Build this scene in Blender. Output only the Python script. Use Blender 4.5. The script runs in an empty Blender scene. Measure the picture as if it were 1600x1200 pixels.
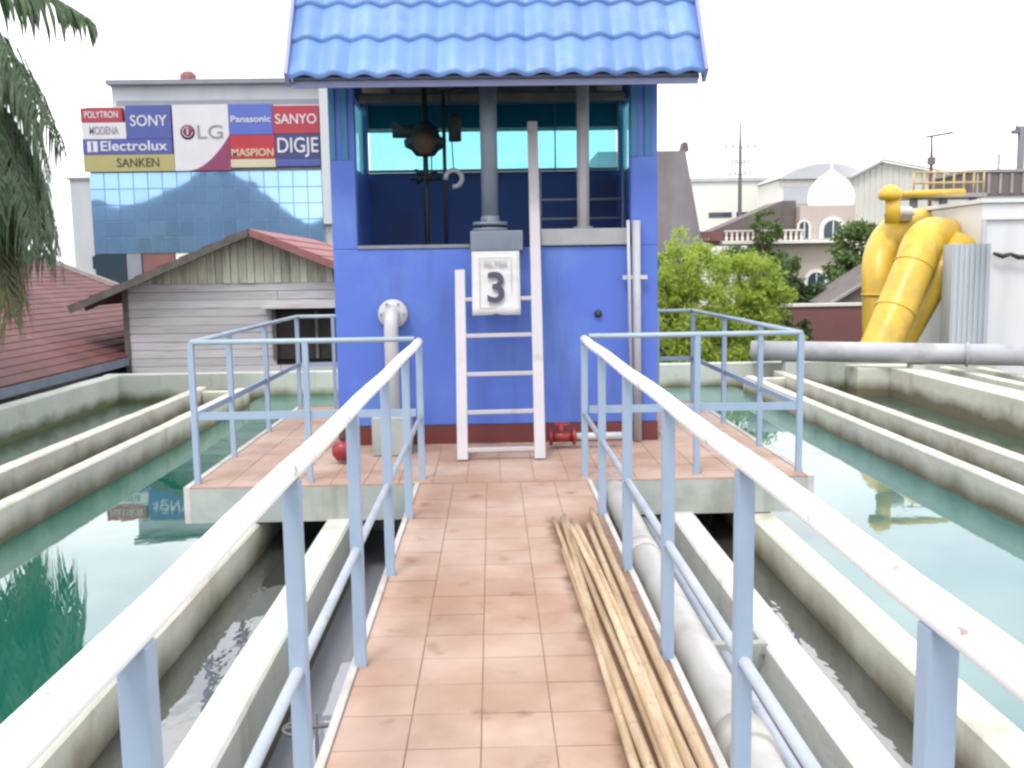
import bpy, math, random
from mathutils import Vector, Matrix, noise
rnd = random.Random(7)
R = math.radians
scene = bpy.context.scene
col = scene.collection

# ------------------------------------------------------------------ camera
cam = bpy.data.cameras.new('camera'); camo = bpy.data.objects.new('camera', cam); col.objects.link(camo)
cam.sensor_fit = 'HORIZONTAL'; cam.sensor_width = 36; cam.lens = 33.75; cam.clip_start = .05; cam.clip_end = 2000
M3 = Matrix(((0.99966277, 0.01744918, -0.01923224), (-0.02117662, 0.1191185, -0.99265419), (-0.01503008, 0.9927267, 0.11944785)))
camo.matrix_world = Matrix.Translation((0, 0, 1.51)) @ M3.to_4x4()
scene.camera = camo

# ------------------------------------------------------------------ world: Nishita sky seen through a bright cloud layer
world = bpy.data.worlds.new('World'); scene.world = world; world.use_nodes = True
nt = world.node_tree; nt.nodes.clear()
SUN_EL, SUN_AZ = 58, 205          # degrees, azimuth clockwise from +Y (sun high behind the camera, slightly left)
sky = nt.nodes.new('ShaderNodeTexSky'); sky.sky_type = 'NISHITA'; sky.sun_disc = False
sky.sun_elevation = R(SUN_EL); sky.sun_rotation = R(SUN_AZ)
bg1 = nt.nodes.new('ShaderNodeBackground'); bg1.inputs['Strength'].default_value = .12
nt.links.new(sky.outputs[0], bg1.inputs[0])
tc = nt.nodes.new('ShaderNodeTexCoord')
mp = nt.nodes.new('ShaderNodeMapping'); mp.inputs['Scale'].default_value = (1, 1, 2.6)
nt.links.new(tc.outputs['Generated'], mp.inputs[0])
nz = nt.nodes.new('ShaderNodeTexNoise'); nz.inputs['Scale'].default_value = 2.1; nz.inputs['Detail'].default_value = 6; nz.inputs['Roughness'].default_value = .5
nt.links.new(mp.outputs[0], nz.inputs['Vector'])
cr = nt.nodes.new('ShaderNodeValToRGB')
cr.color_ramp.elements[0].position = .36; cr.color_ramp.elements[0].color = (.66, .68, .74, 1)
cr.color_ramp.elements[1].position = .54; cr.color_ramp.elements[1].color = (1, 1, 1, 1)
nt.links.new(nz.outputs[0], cr.inputs[0])
bg2 = nt.nodes.new('ShaderNodeBackground'); bg2.inputs['Strength'].default_value = 1.38
nt.links.new(cr.outputs[0], bg2.inputs[0])
mx = nt.nodes.new('ShaderNodeMixShader'); mx.inputs[0].default_value = .88
nt.links.new(bg1.outputs[0], mx.inputs[1]); nt.links.new(bg2.outputs[0], mx.inputs[2])
wo = nt.nodes.new('ShaderNodeOutputWorld'); nt.links.new(mx.outputs[0], wo.inputs[0])

sun = bpy.data.lights.new('sun', 'SUN'); sun.energy = 1.1; sun.angle = R(14); sun.color = (1, .965, .9)
suno = bpy.data.objects.new('sun', sun); col.objects.link(suno)
d = Vector((math.sin(R(SUN_AZ)) * math.cos(R(SUN_EL)), math.cos(R(SUN_AZ)) * math.cos(R(SUN_EL)), math.sin(R(SUN_EL))))
suno.rotation_euler = d.to_track_quat('Z', 'Y').to_euler()
scene.view_settings.view_transform = 'Standard'; scene.view_settings.look = 'None'
scene.view_settings.exposure = .90; scene.view_settings.gamma = 1
scene.cycles.filter_width = 2.6
scene.cycles.max_bounces = 8; scene.cycles.transparent_max_bounces = 16

# ------------------------------------------------------------------ materials
KEEP = {'white_chipped_paint', 'far_cream_wall', 'white_dome', 'hill'}
def mat(name, c1, c2=None, rough=.7, scale=3., detail=6, lo=.35, hi=.65, bump=0., bscale=30., bdist=.01, rand=0., metal=0., spec=.5,
        dirt=None, dscale=1.5, dlo=.5, dhi=.7, stretch=(1, 1, 1), streak=None, trans=0.):
    kk = 1. if name in KEEP or metal else .64
    c1 = tuple(v * kk for v in c1); c2 = tuple(v * kk for v in c2) if c2 else None
    dirt = tuple(v * kk for v in dirt) if dirt else None; streak = (tuple(v * kk for v in streak[0]), *streak[1:]) if streak else None
    m = bpy.data.materials.new(name); m.use_nodes = True; n = m.node_tree; L = n.links.new
    b = n.nodes['Principled BSDF']; b.inputs['Roughness'].default_value = rough; b.inputs['Metallic'].default_value = metal
    b.inputs['Specular IOR Level'].default_value = spec
    tc = n.nodes.new('ShaderNodeNewGeometry')
    mp = n.nodes.new('ShaderNodeMapping'); mp.inputs['Scale'].default_value = stretch; L(tc.outputs['Position'], mp.inputs[0])
    def noi(s, det=6):
        t = n.nodes.new('ShaderNodeTexNoise'); t.inputs['Scale'].default_value = s; t.inputs['Detail'].default_value = det
        t.inputs['Roughness'].default_value = .6; L(mp.outputs[0], t.inputs['Vector']); return t
    def ramp(src, a, bb):
        r = n.nodes.new('ShaderNodeMapRange'); r.inputs[1].default_value = a; r.inputs[2].default_value = bb; L(src, r.inputs[0]); return r.outputs[0]
    def mix(f, A, B):
        x = n.nodes.new('ShaderNodeMix'); x.data_type = 'RGBA'
        L(f, x.inputs[0])
        for v, i in ((A, 6), (B, 7)):
            if isinstance(v, tuple): x.inputs[i].default_value = (*v, 1)
            else: L(v, x.inputs[i])
        return x.outputs[2]
    out = None
    out = mix(ramp(noi(scale, detail).outputs[0], lo, hi), c1, c2 or c1)
    if dirt:
        out = mix(ramp(noi(dscale, 8).outputs[0], dlo, dhi), out, dirt)
    if streak:   # vertical run stains below the top edge: colour, noise scale, low, high
        mp2 = n.nodes.new('ShaderNodeMapping'); mp2.inputs['Scale'].default_value = (1, 1, .12); L(tc.outputs['Position'], mp2.inputs[0])
        t = n.nodes.new('ShaderNodeTexNoise'); t.inputs['Scale'].default_value = streak[1]; t.inputs['Detail'].default_value = 5; L(mp2.outputs[0], t.inputs['Vector'])
        out = mix(ramp(t.outputs[0], streak[2], streak[3]), out, streak[0])
    if rand:
        oi = n.nodes.new('ShaderNodeObjectInfo')
        r = n.nodes.new('ShaderNodeMapRange'); r.inputs[3].default_value = 1 - rand; r.inputs[4].default_value = 1 + rand; L(oi.outputs['Random'], r.inputs[0])
        h = n.nodes.new('ShaderNodeHueSaturation'); L(r.outputs[0], h.inputs['Value']); L(out, h.inputs['Color']); out = h.outputs[0]
    L(out, b.inputs['Base Color'])
    if bump:
        bp = n.nodes.new('ShaderNodeBump'); bp.inputs['Strength'].default_value = bump; bp.inputs['Distance'].default_value = bdist
        L(noi(bscale, 6).outputs[0], bp.inputs['Height']); L(bp.outputs[0], b.inputs['Normal'])
    if trans:
        t = n.nodes.new('ShaderNodeBsdfTranslucent'); L(out, t.inputs[0]); ms = n.nodes.new('ShaderNodeMixShader'); ms.inputs[0].default_value = trans
        L(b.outputs[0], ms.inputs[1]); L(t.outputs[0], ms.inputs[2]); L(ms.outputs[0], n.nodes['Material Output'].inputs[0])
    return m

def wetwall(name, c1, c2, stain, alg, zwet, zdry):
    """painted concrete basin wall: pale paint, brown run stains, algae band where the water level has stood"""
    m = mat(name, c1, c2, rough=.75, scale=1.3, bump=.35, bscale=14, bdist=.02, dirt=stain, dscale=2.2, dlo=.60, dhi=.85, streak=(stain, 3.5, .60, .9))
    n = m.node_tree; L = n.links.new; b = n.nodes['Principled BSDF']; src = b.inputs['Base Color'].links[0].from_socket
    g = n.nodes.new('ShaderNodeNewGeometry'); s = n.nodes.new('ShaderNodeSeparateXYZ'); L(g.outputs['Position'], s.inputs[0])
    t = n.nodes.new('ShaderNodeTexNoise'); t.inputs['Scale'].default_value = 2.5; t.inputs['Detail'].default_value = 6; L(g.outputs['Position'], t.inputs['Vector'])
    a = n.nodes.new('ShaderNodeMath'); a.operation = 'MULTIPLY_ADD'; a.inputs[1].default_value = -.22; L(t.outputs[0], a.inputs[0]); L(s.outputs[2], a.inputs[2])
    r = n.nodes.new('ShaderNodeMapRange'); r.inputs[1].default_value = zdry - .11; r.inputs[2].default_value = zwet - .11; L(a.outputs[0], r.inputs[0])
    x = n.nodes.new('ShaderNodeMix'); x.data_type = 'RGBA'; L(r.outputs[0], x.inputs[0]); L(src, x.inputs[6]); x.inputs[7].default_value = (*alg, 1)
    L(x.outputs[2], b.inputs['Base Color'])
    return m

def water(name, deep, ior, bump, scale, stretch=(1, 1, 1), c2=None):
    m = bpy.data.materials.new(name); m.use_nodes = True; n = m.node_tree; L = n.links.new
    b = n.nodes['Principled BSDF']; b.inputs['Roughness'].default_value = .015; b.inputs['IOR'].default_value = ior
    g = n.nodes.new('ShaderNodeNewGeometry'); mp = n.nodes.new('ShaderNodeMapping'); mp.inputs['Scale'].default_value = stretch; L(g.outputs['Position'], mp.inputs[0])
    t = n.nodes.new('ShaderNodeTexNoise'); t.inputs['Scale'].default_value = scale; t.inputs['Detail'].default_value = 3; L(mp.outputs[0], t.inputs['Vector'])
    bp = n.nodes.new('ShaderNodeBump'); bp.inputs['Strength'].default_value = bump; bp.inputs['Distance'].default_value = .01
    L(t.outputs[0], bp.inputs['Height']); L(bp.outputs[0], b.inputs['Normal'])
    t2 = n.nodes.new('ShaderNodeTexNoise'); t2.inputs['Scale'].default_value = .7; t2.inputs['Detail'].default_value = 4; L(g.outputs['Position'], t2.inputs['Vector'])
    x = n.nodes.new('ShaderNodeMix'); x.data_type = 'RGBA'; L(t2.outputs[0], x.inputs[0]); x.inputs[6].default_value = (*deep, 1); x.inputs[7].default_value = (*(c2 or deep), 1)
    L(x.outputs[2], b.inputs['Base Color'])
    return m

def tinted(name, tint, f, rough=.02):
    m = bpy.data.materials.new(name); m.use_nodes = True; n = m.node_tree; L = n.links.new
    for q in list(n.nodes):
        if q.type == 'BSDF_PRINCIPLED': n.nodes.remove(q)
    tr = n.nodes.new('ShaderNodeBsdfTransparent'); tr.inputs[0].default_value = (*tint, 1)
    gl = n.nodes.new('ShaderNodeBsdfGlossy'); gl.inputs[0].default_value = (.9, .95, 1, 1); gl.inputs['Roughness'].default_value = rough
    fr = n.nodes.new('ShaderNodeFresnel'); fr.inputs[0].default_value = 1.45
    ms = n.nodes.new('ShaderNodeMixShader'); L(fr.outputs[0], ms.inputs[0]); L(tr.outputs[0], ms.inputs[1]); L(gl.outputs[0], ms.inputs[2])
    df = n.nodes.new('ShaderNodeBsdfTranslucent'); df.inputs[0].default_value = (*tint, 1)
    m2 = n.nodes.new('ShaderNodeMixShader'); m2.inputs[0].default_value = f; L(ms.outputs[0], m2.inputs[1]); L(df.outputs[0], m2.inputs[2])
    L(m2.outputs[0], n.nodes['Material Output'].inputs[0])
    return m

M = {}
M['conc'] = wetwall('painted_concrete', (.88, .90, .82), (.74, .77, .69), (.40, .34, .22), (.13, .13, .07), -.58, -.44)
M['conc_thin'] = wetwall('cream_concrete', (.88, .86, .74), (.72, .71, .60), (.38, .30, .19), (.13, .115, .07), -.50, -.33)
M['conc_out'] = wetwall('weathered_concrete', (.74, .78, .70), (.60, .65, .58), (.34, .29, .18), (.10, .11, .05), -.55, -.40)
M['slab'] = mat('slab_concrete', (.56, .60, .55), (.42, .47, .46), rough=.8, scale=2, bump=.3, bscale=12, bdist=.02, dirt=(.32, .33, .27), dlo=.55, dhi=.75, streak=((.30, .28, .22), 5, .55, .8))
M['edge'] = mat('white_edge', (.72, .70, .67), (.60, .57, .55), rough=.8, scale=8, dirt=(.4, .36, .3))
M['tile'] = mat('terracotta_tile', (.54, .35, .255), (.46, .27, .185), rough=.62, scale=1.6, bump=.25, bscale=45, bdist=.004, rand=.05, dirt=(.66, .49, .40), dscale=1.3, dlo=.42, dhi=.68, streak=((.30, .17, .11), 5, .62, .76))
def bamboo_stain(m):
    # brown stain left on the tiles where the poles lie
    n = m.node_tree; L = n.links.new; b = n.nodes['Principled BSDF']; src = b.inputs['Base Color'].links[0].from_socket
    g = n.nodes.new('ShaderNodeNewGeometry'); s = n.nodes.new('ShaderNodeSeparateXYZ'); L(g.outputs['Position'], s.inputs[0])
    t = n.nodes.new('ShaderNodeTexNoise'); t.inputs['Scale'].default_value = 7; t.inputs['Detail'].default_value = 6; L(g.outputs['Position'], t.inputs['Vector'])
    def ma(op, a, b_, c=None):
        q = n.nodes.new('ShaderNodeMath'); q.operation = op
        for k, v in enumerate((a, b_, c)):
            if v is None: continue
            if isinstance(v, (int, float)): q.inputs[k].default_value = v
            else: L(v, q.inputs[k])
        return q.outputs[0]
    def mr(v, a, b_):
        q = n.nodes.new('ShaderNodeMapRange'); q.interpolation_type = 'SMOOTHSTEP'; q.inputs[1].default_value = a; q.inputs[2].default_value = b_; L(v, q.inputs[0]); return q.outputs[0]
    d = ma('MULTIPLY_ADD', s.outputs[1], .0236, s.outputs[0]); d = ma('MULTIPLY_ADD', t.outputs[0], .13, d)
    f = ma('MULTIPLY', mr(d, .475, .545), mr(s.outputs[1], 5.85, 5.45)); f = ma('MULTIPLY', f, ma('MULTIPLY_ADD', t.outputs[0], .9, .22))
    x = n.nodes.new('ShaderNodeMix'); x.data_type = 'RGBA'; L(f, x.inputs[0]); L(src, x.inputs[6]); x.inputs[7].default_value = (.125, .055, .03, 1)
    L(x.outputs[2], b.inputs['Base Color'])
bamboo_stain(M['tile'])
M['grout'] = mat('grout', (.54, .37, .29), (.40, .27, .21), rough=.95, scale=6)
M['rail'] = mat('white_chipped_paint', (.86, .86, .87), (.80, .82, .85), rough=.45, scale=5, dirt=(.34, .30, .27), dscale=11, dlo=.61, dhi=.65, bump=.2, bscale=40, bdist=.004)
M['post'] = mat('light_blue_paint', (.43, .55, .72), (.38, .50, .68), rough=.5, scale=4, dirt=(.40, .50, .66), dscale=6, dlo=.55, dhi=.8)
M['rail2'] = mat('pale_blue_paint', (.50, .62, .72), (.42, .55, .66), rough=.5, scale=4, dirt=(.62, .68, .72), dscale=6, dlo=.5, dhi=.75)
M['midrail'] = mat('blue_white_paint', (.58, .62, .70), (.46, .52, .64), rough=.5, scale=6, dirt=(.28, .26, .26), dscale=9, dlo=.62, dhi=.72)
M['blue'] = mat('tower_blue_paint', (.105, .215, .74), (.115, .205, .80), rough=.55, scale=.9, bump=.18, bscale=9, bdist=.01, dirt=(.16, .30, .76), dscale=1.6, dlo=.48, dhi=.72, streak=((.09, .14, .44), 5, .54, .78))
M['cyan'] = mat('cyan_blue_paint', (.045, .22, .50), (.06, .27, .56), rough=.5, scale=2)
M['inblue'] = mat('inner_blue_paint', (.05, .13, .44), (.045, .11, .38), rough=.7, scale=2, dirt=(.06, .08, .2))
M['plinth'] = mat('dark_red_paint', (.22, .035, .035), (.15, .04, .04), rough=.6, scale=5)
M['rooftile'] = mat('blue_roof_tile', (.18, .35, .78), (.21, .40, .84), rough=.45, scale=2.2, rand=.11, dirt=(.32, .48, .86), dscale=3, dlo=.5, dhi=.8)
M['barge'] = mat('lavender_board', (.38, .42, .72), (.32, .36, .66), rough=.5)
M['timber_brown'] = mat('ceiling_board', (.28, .22, .17), (.20, .16, .13), rough=.8, scale=6, stretch=(1, 6, 1))
M['greysteel'] = mat('grey_paint_steel', (.25, .30, .38), (.21, .25, .33), rough=.5, scale=5, dirt=(.3, .34, .42), dlo=.5, dhi=.7)
M['greyconc'] = mat('grey_cement', (.27, .30, .36), (.33, .34, .37), rough=.9, scale=6, bump=.4, bscale=30)
M['lightgrey'] = mat('light_grey_paint', (.50, .50, .52), (.42, .43, .46), rough=.6, scale=5)
M['white'] = mat('white_paint', (.74, .73, .76), (.66, .66, .70), rough=.45, scale=4, dirt=(.5, .48, .48), dscale=5, dlo=.6, dhi=.8)
M['offwhite'] = mat('aged_white_paint', (.62, .58, .62), (.68, .64, .66), rough=.6, scale=3, dirt=(.42, .38, .36), dscale=4, dlo=.6, dhi=.8, bump=.2, bscale=30)
M['paper'] = mat('white_sheet', (.80, .78, .80), (.74, .73, .76), rough=.5, scale=5, dirt=(.66, .62, .58), dscale=9, dlo=.5, dhi=.75, bump=.4, bscale=7, bdist=.01)
M['ink'] = mat('dark_ink', (.035, .03, .09), rough=.5)
M['greyink'] = mat('faded_ink', (.42, .42, .45), rough=.5)
M['red'] = mat('red_paint', (.42, .03, .04), (.30, .03, .04), rough=.35, scale=12)
M['dark'] = mat('dark_cast_iron', (.03, .045, .05), (.05, .04, .035), rough=.6, scale=10)
M['rust'] = mat('rusty_iron', (.17, .09, .06), (.10, .06, .05), rough=.8, scale=8)
M['pvc'] = mat('dusty_white_pipe', (.74, .72, .68), (.62, .61, .59), rough=.5, scale=2, dirt=(.46, .42, .34), dscale=2.5, dlo=.5, dhi=.75, bump=.15, bscale=20)
M['bamboo'] = mat('dry_bamboo', (.68, .49, .30), (.46, .30, .17), rough=.5, scale=5, rand=.22, stretch=(6, .5, 6), dirt=(.78, .62, .43), dscale=4, dlo=.45, dhi=.7)
M['node'] = mat('bamboo_node', (.54, .37, .21), rough=.6)
M['paleyellow'] = mat('faded_yellow_paint', (.78, .62, .30), (.66, .48, .24), rough=.6, scale=5)
M['yellow'] = mat('yellow_pipe_paint', (.92, .62, .07), (.86, .54, .05), rough=.38, scale=2, dirt=(.55, .42, .10), dscale=2, dlo=.5, dhi=.8, streak=((.34, .22, .05), 3, .62, .85))
M['tankwhite'] = mat('white_tank_paint', (1, 1, 1), (.94, .96, 1), rough=.45, scale=.8, streak=((.74, .76, .82), 1.6, .5, .85))
M['tankgrey'] = mat('galvanised_sheet', (.74, .79, .84), (.64, .70, .78), rough=.5, scale=1, streak=((.38, .42, .48), 2, .5, .8))
M['greypipe'] = mat('grey_main_paint', (.62, .62, .66), (.50, .51, .55), rough=.55, scale=1.2, dirt=(.30, .30, .30), dscale=2, dlo=.5, dhi=.8)
M['wood_grey'] = mat('weathered_board', (.76, .73, .76), (.60, .58, .61), rough=.9, scale=3, stretch=(.5, 1, 9), rand=.13, dirt=(.40, .38, .40), dscale=2, dlo=.55, dhi=.75, bump=.3, bscale=12)
M['wood_green'] = mat('cream_gable_board', (.82, .80, .64), (.66, .64, .52), rough=.9, scale=4, stretch=(5, 1, .5), rand=.20, dirt=(.34, .28, .24), dscale=1.8, dlo=.50, dhi=.68)
M['wood_dark'] = mat('old_fascia', (.20, .18, .17), (.13, .12, .11), rough=.9, scale=6)
M['pinkroof'] = mat('faded_red_sheet', (.42, .17, .17), (.33, .12, .12), rough=.7, scale=3, rand=.06)
M['shadow'] = mat('dark_inner_shade', (.035, .033, .032), (.05, .045, .04), rough=.9)  # near-black colour stands in for the shade inside the hut
M['redroof'] = mat('maroon_roof_sheet', (.19, .055, .055), (.13, .04, .045), rough=.7, scale=1.5, rand=.07, dirt=(.24, .10, .085), dscale=1.3, dlo=.5, dhi=.75)
M['ridge'] = mat('pale_verge', (.52, .50, .50), (.40, .36, .35), rough=.8)
M['bwall'] = mat('white_wall', (.74, .76, .80), (.70, .72, .77), rough=.8, scale=.5, streak=((.60, .62, .68), .8, .5, .8))
M['bgrey'] = mat('grey_band', (.34, .36, .42), (.28, .30, .36), rough=.7, scale=.6)
M['pglass'] = mat('blue_mirror_glass', (.34, .55, .84), (.30, .50, .78), rough=.03, scale=.2, metal=.72, rand=.07, bump=.02, bscale=.5, bdist=.05)
M['mull'] = mat('mullion', (.36, .52, .74), rough=.4)
M['ground'] = mat('earth_ground', (.17, .15, .11), (.09, .12, .05), rough=.95, scale=.3)
M['hill'] = mat('wooded_hill', (.02, .04, .085), (.035, .06, .10), rough=1, scale=.1)
def leafm(name, a, b, tr=.35, sc=1.2, dirt=None):
    return mat(name, a, b, rough=.6, scale=sc, detail=3, trans=tr, dirt=dirt, dscale=9, dlo=.45, dhi=.65)
M['leaf_bright'] = leafm('bright_leaf', (.62, .78, .12), (.38, .56, .08), .5, 1.5, (.74, .86, .18))
M['leaf_mid'] = leafm('mid_leaf', (.22, .36, .09), (.13, .25, .06), .3, 1.0, (.12, .17, .05))
M['leaf_dark'] = leafm('dark_leaf', (.12, .21, .06), (.07, .14, .04), .3, 1.2, (.07, .10, .04))
M['leaf_palm'] = leafm('palm_leaf', (.11, .20, .07), (.06, .13, .045), .35, 1.5, (.20, .27, .16))
M['leaf_dry'] = leafm('dry_palm_leaf', (.24, .24, .08), (.16, .18, .06), .2, 1.5, (.10, .08, .04))
M['bark'] = mat('bark', (.12, .09, .065), (.08, .06, .045), rough=.95, scale=8, bump=.5)
M['algae'] = leafm('algae', (.05, .13, .04), (.08, .15, .05), .1)
def flat(name, c, rough=.5): M[name] = mat(name, c, tuple(v * .93 for v in c), rough=rough, scale=1.5)
flat('s_blue', (.085, .115, .42)); flat('s_blue2', (.11, .17, .62)); flat('s_red', (.50, .04, .075)); flat('s_red2', (.55, .03, .05))
flat('s_yellow', (.50, .44, .18)); flat('s_white', (.82, .80, .86)); flat('s_magenta', (.30, .045, .15)); flat('s_navy', (.05, .06, .22)); flat('s_lgrey', (.33, .34, .37))
flat('s_dark', (.07, .06, .05)); flat('s_logo', (.22, .03, .10)); flat('s_cream', (.72, .66, .50))
M['w_pool'] = water('pool_water', (.006, .085, .055), 4.2, .10, 2.2, c2=(.016, .12, .095))
M['w_pool2'] = water('pool_water_clear', (.045, .13, .125), 2.3, .10, 2.2, c2=(.06, .17, .16))
M['w_gut'] = water('gutter_water', (.20, .21, .25), 1.9, .25, 4, stretch=(1, .6, 1), c2=(.25, .26, .30))  # pale grey base stands in for sky reflected on the gutter
M['w_chan'] = water('channel_water', (.03, .035, .03), 2.8, .7, 5, stretch=(1, .55, 1), c2=(.05, .05, .045))
M['w_canal'] = water('canal_water', (.04, .065, .045), 1.5, .2, 4, c2=(.05, .085, .06))
M['glass'] = tinted('cyan_glass', (.55, .92, .98), .25)
M['glass2'] = tinted('blue_film', (.08, .36, .50), .5)
M['pane'] = mat('dark_pane', (.05, .08, .11), rough=.1)
M['cream'] = mat('cream_sheet', (.88, .87, .80), (.82, .81, .74), rough=.7, scale=.4, streak=((.74, .74, .68), 1, .5, .8))
M['pink'] = mat('pinkish_plaster', (.76, .64, .58), (.66, .56, .51), rough=.9, scale=.8)
M['maroonwall'] = mat('maroon_wall', (.32, .14, .14), (.26, .12, .12), rough=.8, scale=1)
M['brownroof'] = mat('brown_hazed_shingle', (.24, .20, .19), (.19, .16, .16), rough=.85, scale=1.5, streak=((.16, .14, .14), 2, .5, .7))  # lightened so the colour carries distance haze
M['greyroof'] = mat('weathered_hazed_shingle', (.36, .32, .35), (.27, .25, .27), rough=.9, scale=.7, streak=((.25, .23, .22), 1.2, .45, .7))  # paler than the roof itself, far haze mixed into the colour
M['domewhite'] = mat('white_dome', (.85, .85, .84), rough=.6)
M['farwhite'] = mat('far_cream_wall', (.74, .72, .68), (.68, .66, .62), rough=.8, scale=.3)
M['fargrey'] = mat('far_grey_roof', (.72, .73, .78), (.64, .66, .71), rough=.7, scale=.3)
M['polegrey'] = mat('pole_grey', (.22, .22, .24), rough=.7)
M['redpole'] = mat('pole_maroon', (.25, .08, .12), rough=.7)

# ------------------------------------------------------------------ mesh helpers
class MB:
    def __init__(s): s.v = []; s.f = []; s.sm = []
    def add(s, vs, fs, smooth=False):
        o = len(s.v); s.v += [Vector(p) for p in vs]; s.f += [tuple(i + o for i in f) for f in fs]; s.sm += [smooth] * len(fs); return s
    def box(s, x0, y0, z0, x1, y1, z1):
        x0, x1 = min(x0, x1), max(x0, x1); y0, y1 = min(y0, y1), max(y0, y1); z0, z1 = min(z0, z1), max(z0, z1)
        return s.add([(x0, y0, z0), (x1, y0, z0), (x1, y1, z0), (x0, y1, z0), (x0, y0, z1), (x1, y0, z1), (x1, y1, z1), (x0, y1, z1)],
                     [(0, 3, 2, 1), (4, 5, 6, 7), (0, 1, 5, 4), (1, 2, 6, 5), (2, 3, 7, 6), (3, 0, 4, 7)])
    def beam(s, a, b, w, h, up=(0, 0, 1)):
        a = Vector(a); b = Vector(b); d = (b - a).normalized(); up = Vector(up)
        if abs(d.dot(up)) > .98: up = Vector((0, 1, 0))
        r = d.cross(up).normalized(); u = r.cross(d)
        vs = []
        for p in (a, b):
            for i, j in ((-1, -1), (1, -1), (1, 1), (-1, 1)): vs.append(p + r * (i * w / 2) + u * (j * h / 2))
        return s.add(vs, [(0, 1, 2, 3), (7, 6, 5, 4), (0, 4, 5, 1), (1, 5, 6, 2), (2, 6, 7, 3), (3, 7, 4, 0)])
    def tube(s, pts, r, n=10, cap=True):
        pts = [Vector(p) for p in pts]; rs = r if isinstance(r, (list, tuple)) else [r] * len(pts)
        vs = []; pu = None
        for i, p in enumerate(pts):
            d = (pts[min(i + 1, len(pts) - 1)] - pts[max(i - 1, 0)]).normalized()
            if pu is None:
                pu = Vector((0, 0, 1)) if abs(d.z) < .9 else Vector((1, 0, 0))
            rr = d.cross(pu).normalized(); uu = rr.cross(d).normalized(); pu = uu
            for k in range(n):
                a = 2 * math.pi * k / n; vs.append(p + (rr * math.cos(a) + uu * math.sin(a)) * rs[i])
        fs = []
        for i in range(len(pts) - 1):
            for k in range(n):
                k2 = (k + 1) % n; fs.append((i * n + k, i * n + k2, (i + 1) * n + k2, (i + 1) * n + k))
        s.add(vs, fs, True)
        if cap:
            o = len(s.v) - len(vs); s.f.append(tuple(o + k for k in reversed(range(n)))); s.sm.append(False)
            e = o + (len(pts) - 1) * n; s.f.append(tuple(e + k for k in range(n))); s.sm.append(False)
        return s
    def lathe(s, c, prof, n=16, axis='z'):
        vs = []
        for r, h in prof:
            for k in range(n):
                a = 2 * math.pi * k / n; p = (r * math.cos(a), r * math.sin(a), h)
                if axis == 'y': p = (p[0], h, p[1])
                if axis == 'x': p = (h, p[0], p[1])
                vs.append(Vector(c) + Vector(p))
        fs = []
        for i in range(len(prof) - 1):
            for k in range(n):
                k2 = (k + 1) % n; fs.append((i * n + k, i * n + k2, (i + 1) * n + k2, (i + 1) * n + k))
        return s.add(vs, fs, True)
    def quad(s, a, b, c, d): return s.add([a, b, c, d], [(0, 1, 2, 3)])
    def prism(s, poly, y0, y1):   # poly in (x,z), extruded along y
        n = len(poly); vs = [(x, y0, z) for x, z in poly] + [(x, y1, z) for x, z in poly]
        fs = [tuple(range(n)), tuple(reversed(range(n, 2 * n)))] + [(i, i + n, (i + 1) % n + n, (i + 1) % n) for i in range(n)]
        return s.add(vs, fs)
    def mesh(s, name, m, off=Vector((0, 0, 0))):
        me = bpy.data.meshes.new(name); me.from_pydata([v - off for v in s.v], [], s.f); me.materials.append(m)
        me.polygons.foreach_set('use_smooth', s.sm); me.update(); return me
    def build(s, name, m, parent=None, bevel=0, **kw):
        off = wloc(parent)
        o = bpy.data.objects.new(name, s.mesh(name, m, off)); col.objects.link(o)
        if parent: o.parent = parent
        if bevel:
            b = o.modifiers.new('bevel', 'BEVEL'); b.width = bevel; b.segments = 2; b.limit_method = 'ANGLE'
        for k, v in kw.items(): o[k] = v
        return o
def wloc(p):
    o = Vector((0, 0, 0))
    while p: o += p.location; p = p.parent
    return o
def thing(name, label, cat, loc=(0, 0, 0), group=None):
    o = bpy.data.objects.new(name, None); col.objects.link(o); o.location = loc; o['label'] = label; o['category'] = cat
    o.empty_display_size = .1
    if group: o['group'] = group
    return o
def tag(o, label, cat, group=None):
    o['label'] = label; o['category'] = cat
    if group: o['group'] = group
    return o
def piece(name, me, parent, wpos, rot=(0, 0, 0), scl=(1, 1, 1)):
    o = bpy.data.objects.new(name, me); col.objects.link(o); o.parent = parent; o.location = Vector(wpos) - wloc(parent)
    o.rotation_euler = rot; o.scale = scl; return o
def text(s, size, m, parent, pos, rot=(R(90), 0, 0), sx=1., width=None, ext=.002, bold=0):
    c = bpy.data.curves.new('lettering', 'FONT'); c.body = s; c.size = size; c.extrude = ext; c.align_x = 'CENTER'; c.align_y = 'CENTER'; c.offset = bold
    t = bpy.data.objects.new('tmp', c); col.objects.link(t)
    bpy.context.view_layer.update()
    me = bpy.data.meshes.new_from_object(t.evaluated_get(bpy.context.evaluated_depsgraph_get())); bpy.data.objects.remove(t)
    me.materials.clear(); me.materials.append(m)
    w = max(v.co.x for v in me.vertices) - min(v.co.x for v in me.vertices)
    if width: sx = width / w
    return piece('lettering', me, parent, pos, rot, (sx, 1, 1))
def arc(p0, p1, p2, n=8):
    p0, p1, p2 = Vector(p0), Vector(p1), Vector(p2)
    return [p0 * (1 - t) ** 2 + p1 * 2 * t * (1 - t) + p2 * t * t for t in [i / n for i in range(n + 1)]]

# ================================================================== SETTING
MB().quad((-700, -300, -2), (700, -300, -2), (700, 900, -2), (-700, 900, -2)).build('ground', M['ground'], kind='structure')

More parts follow.
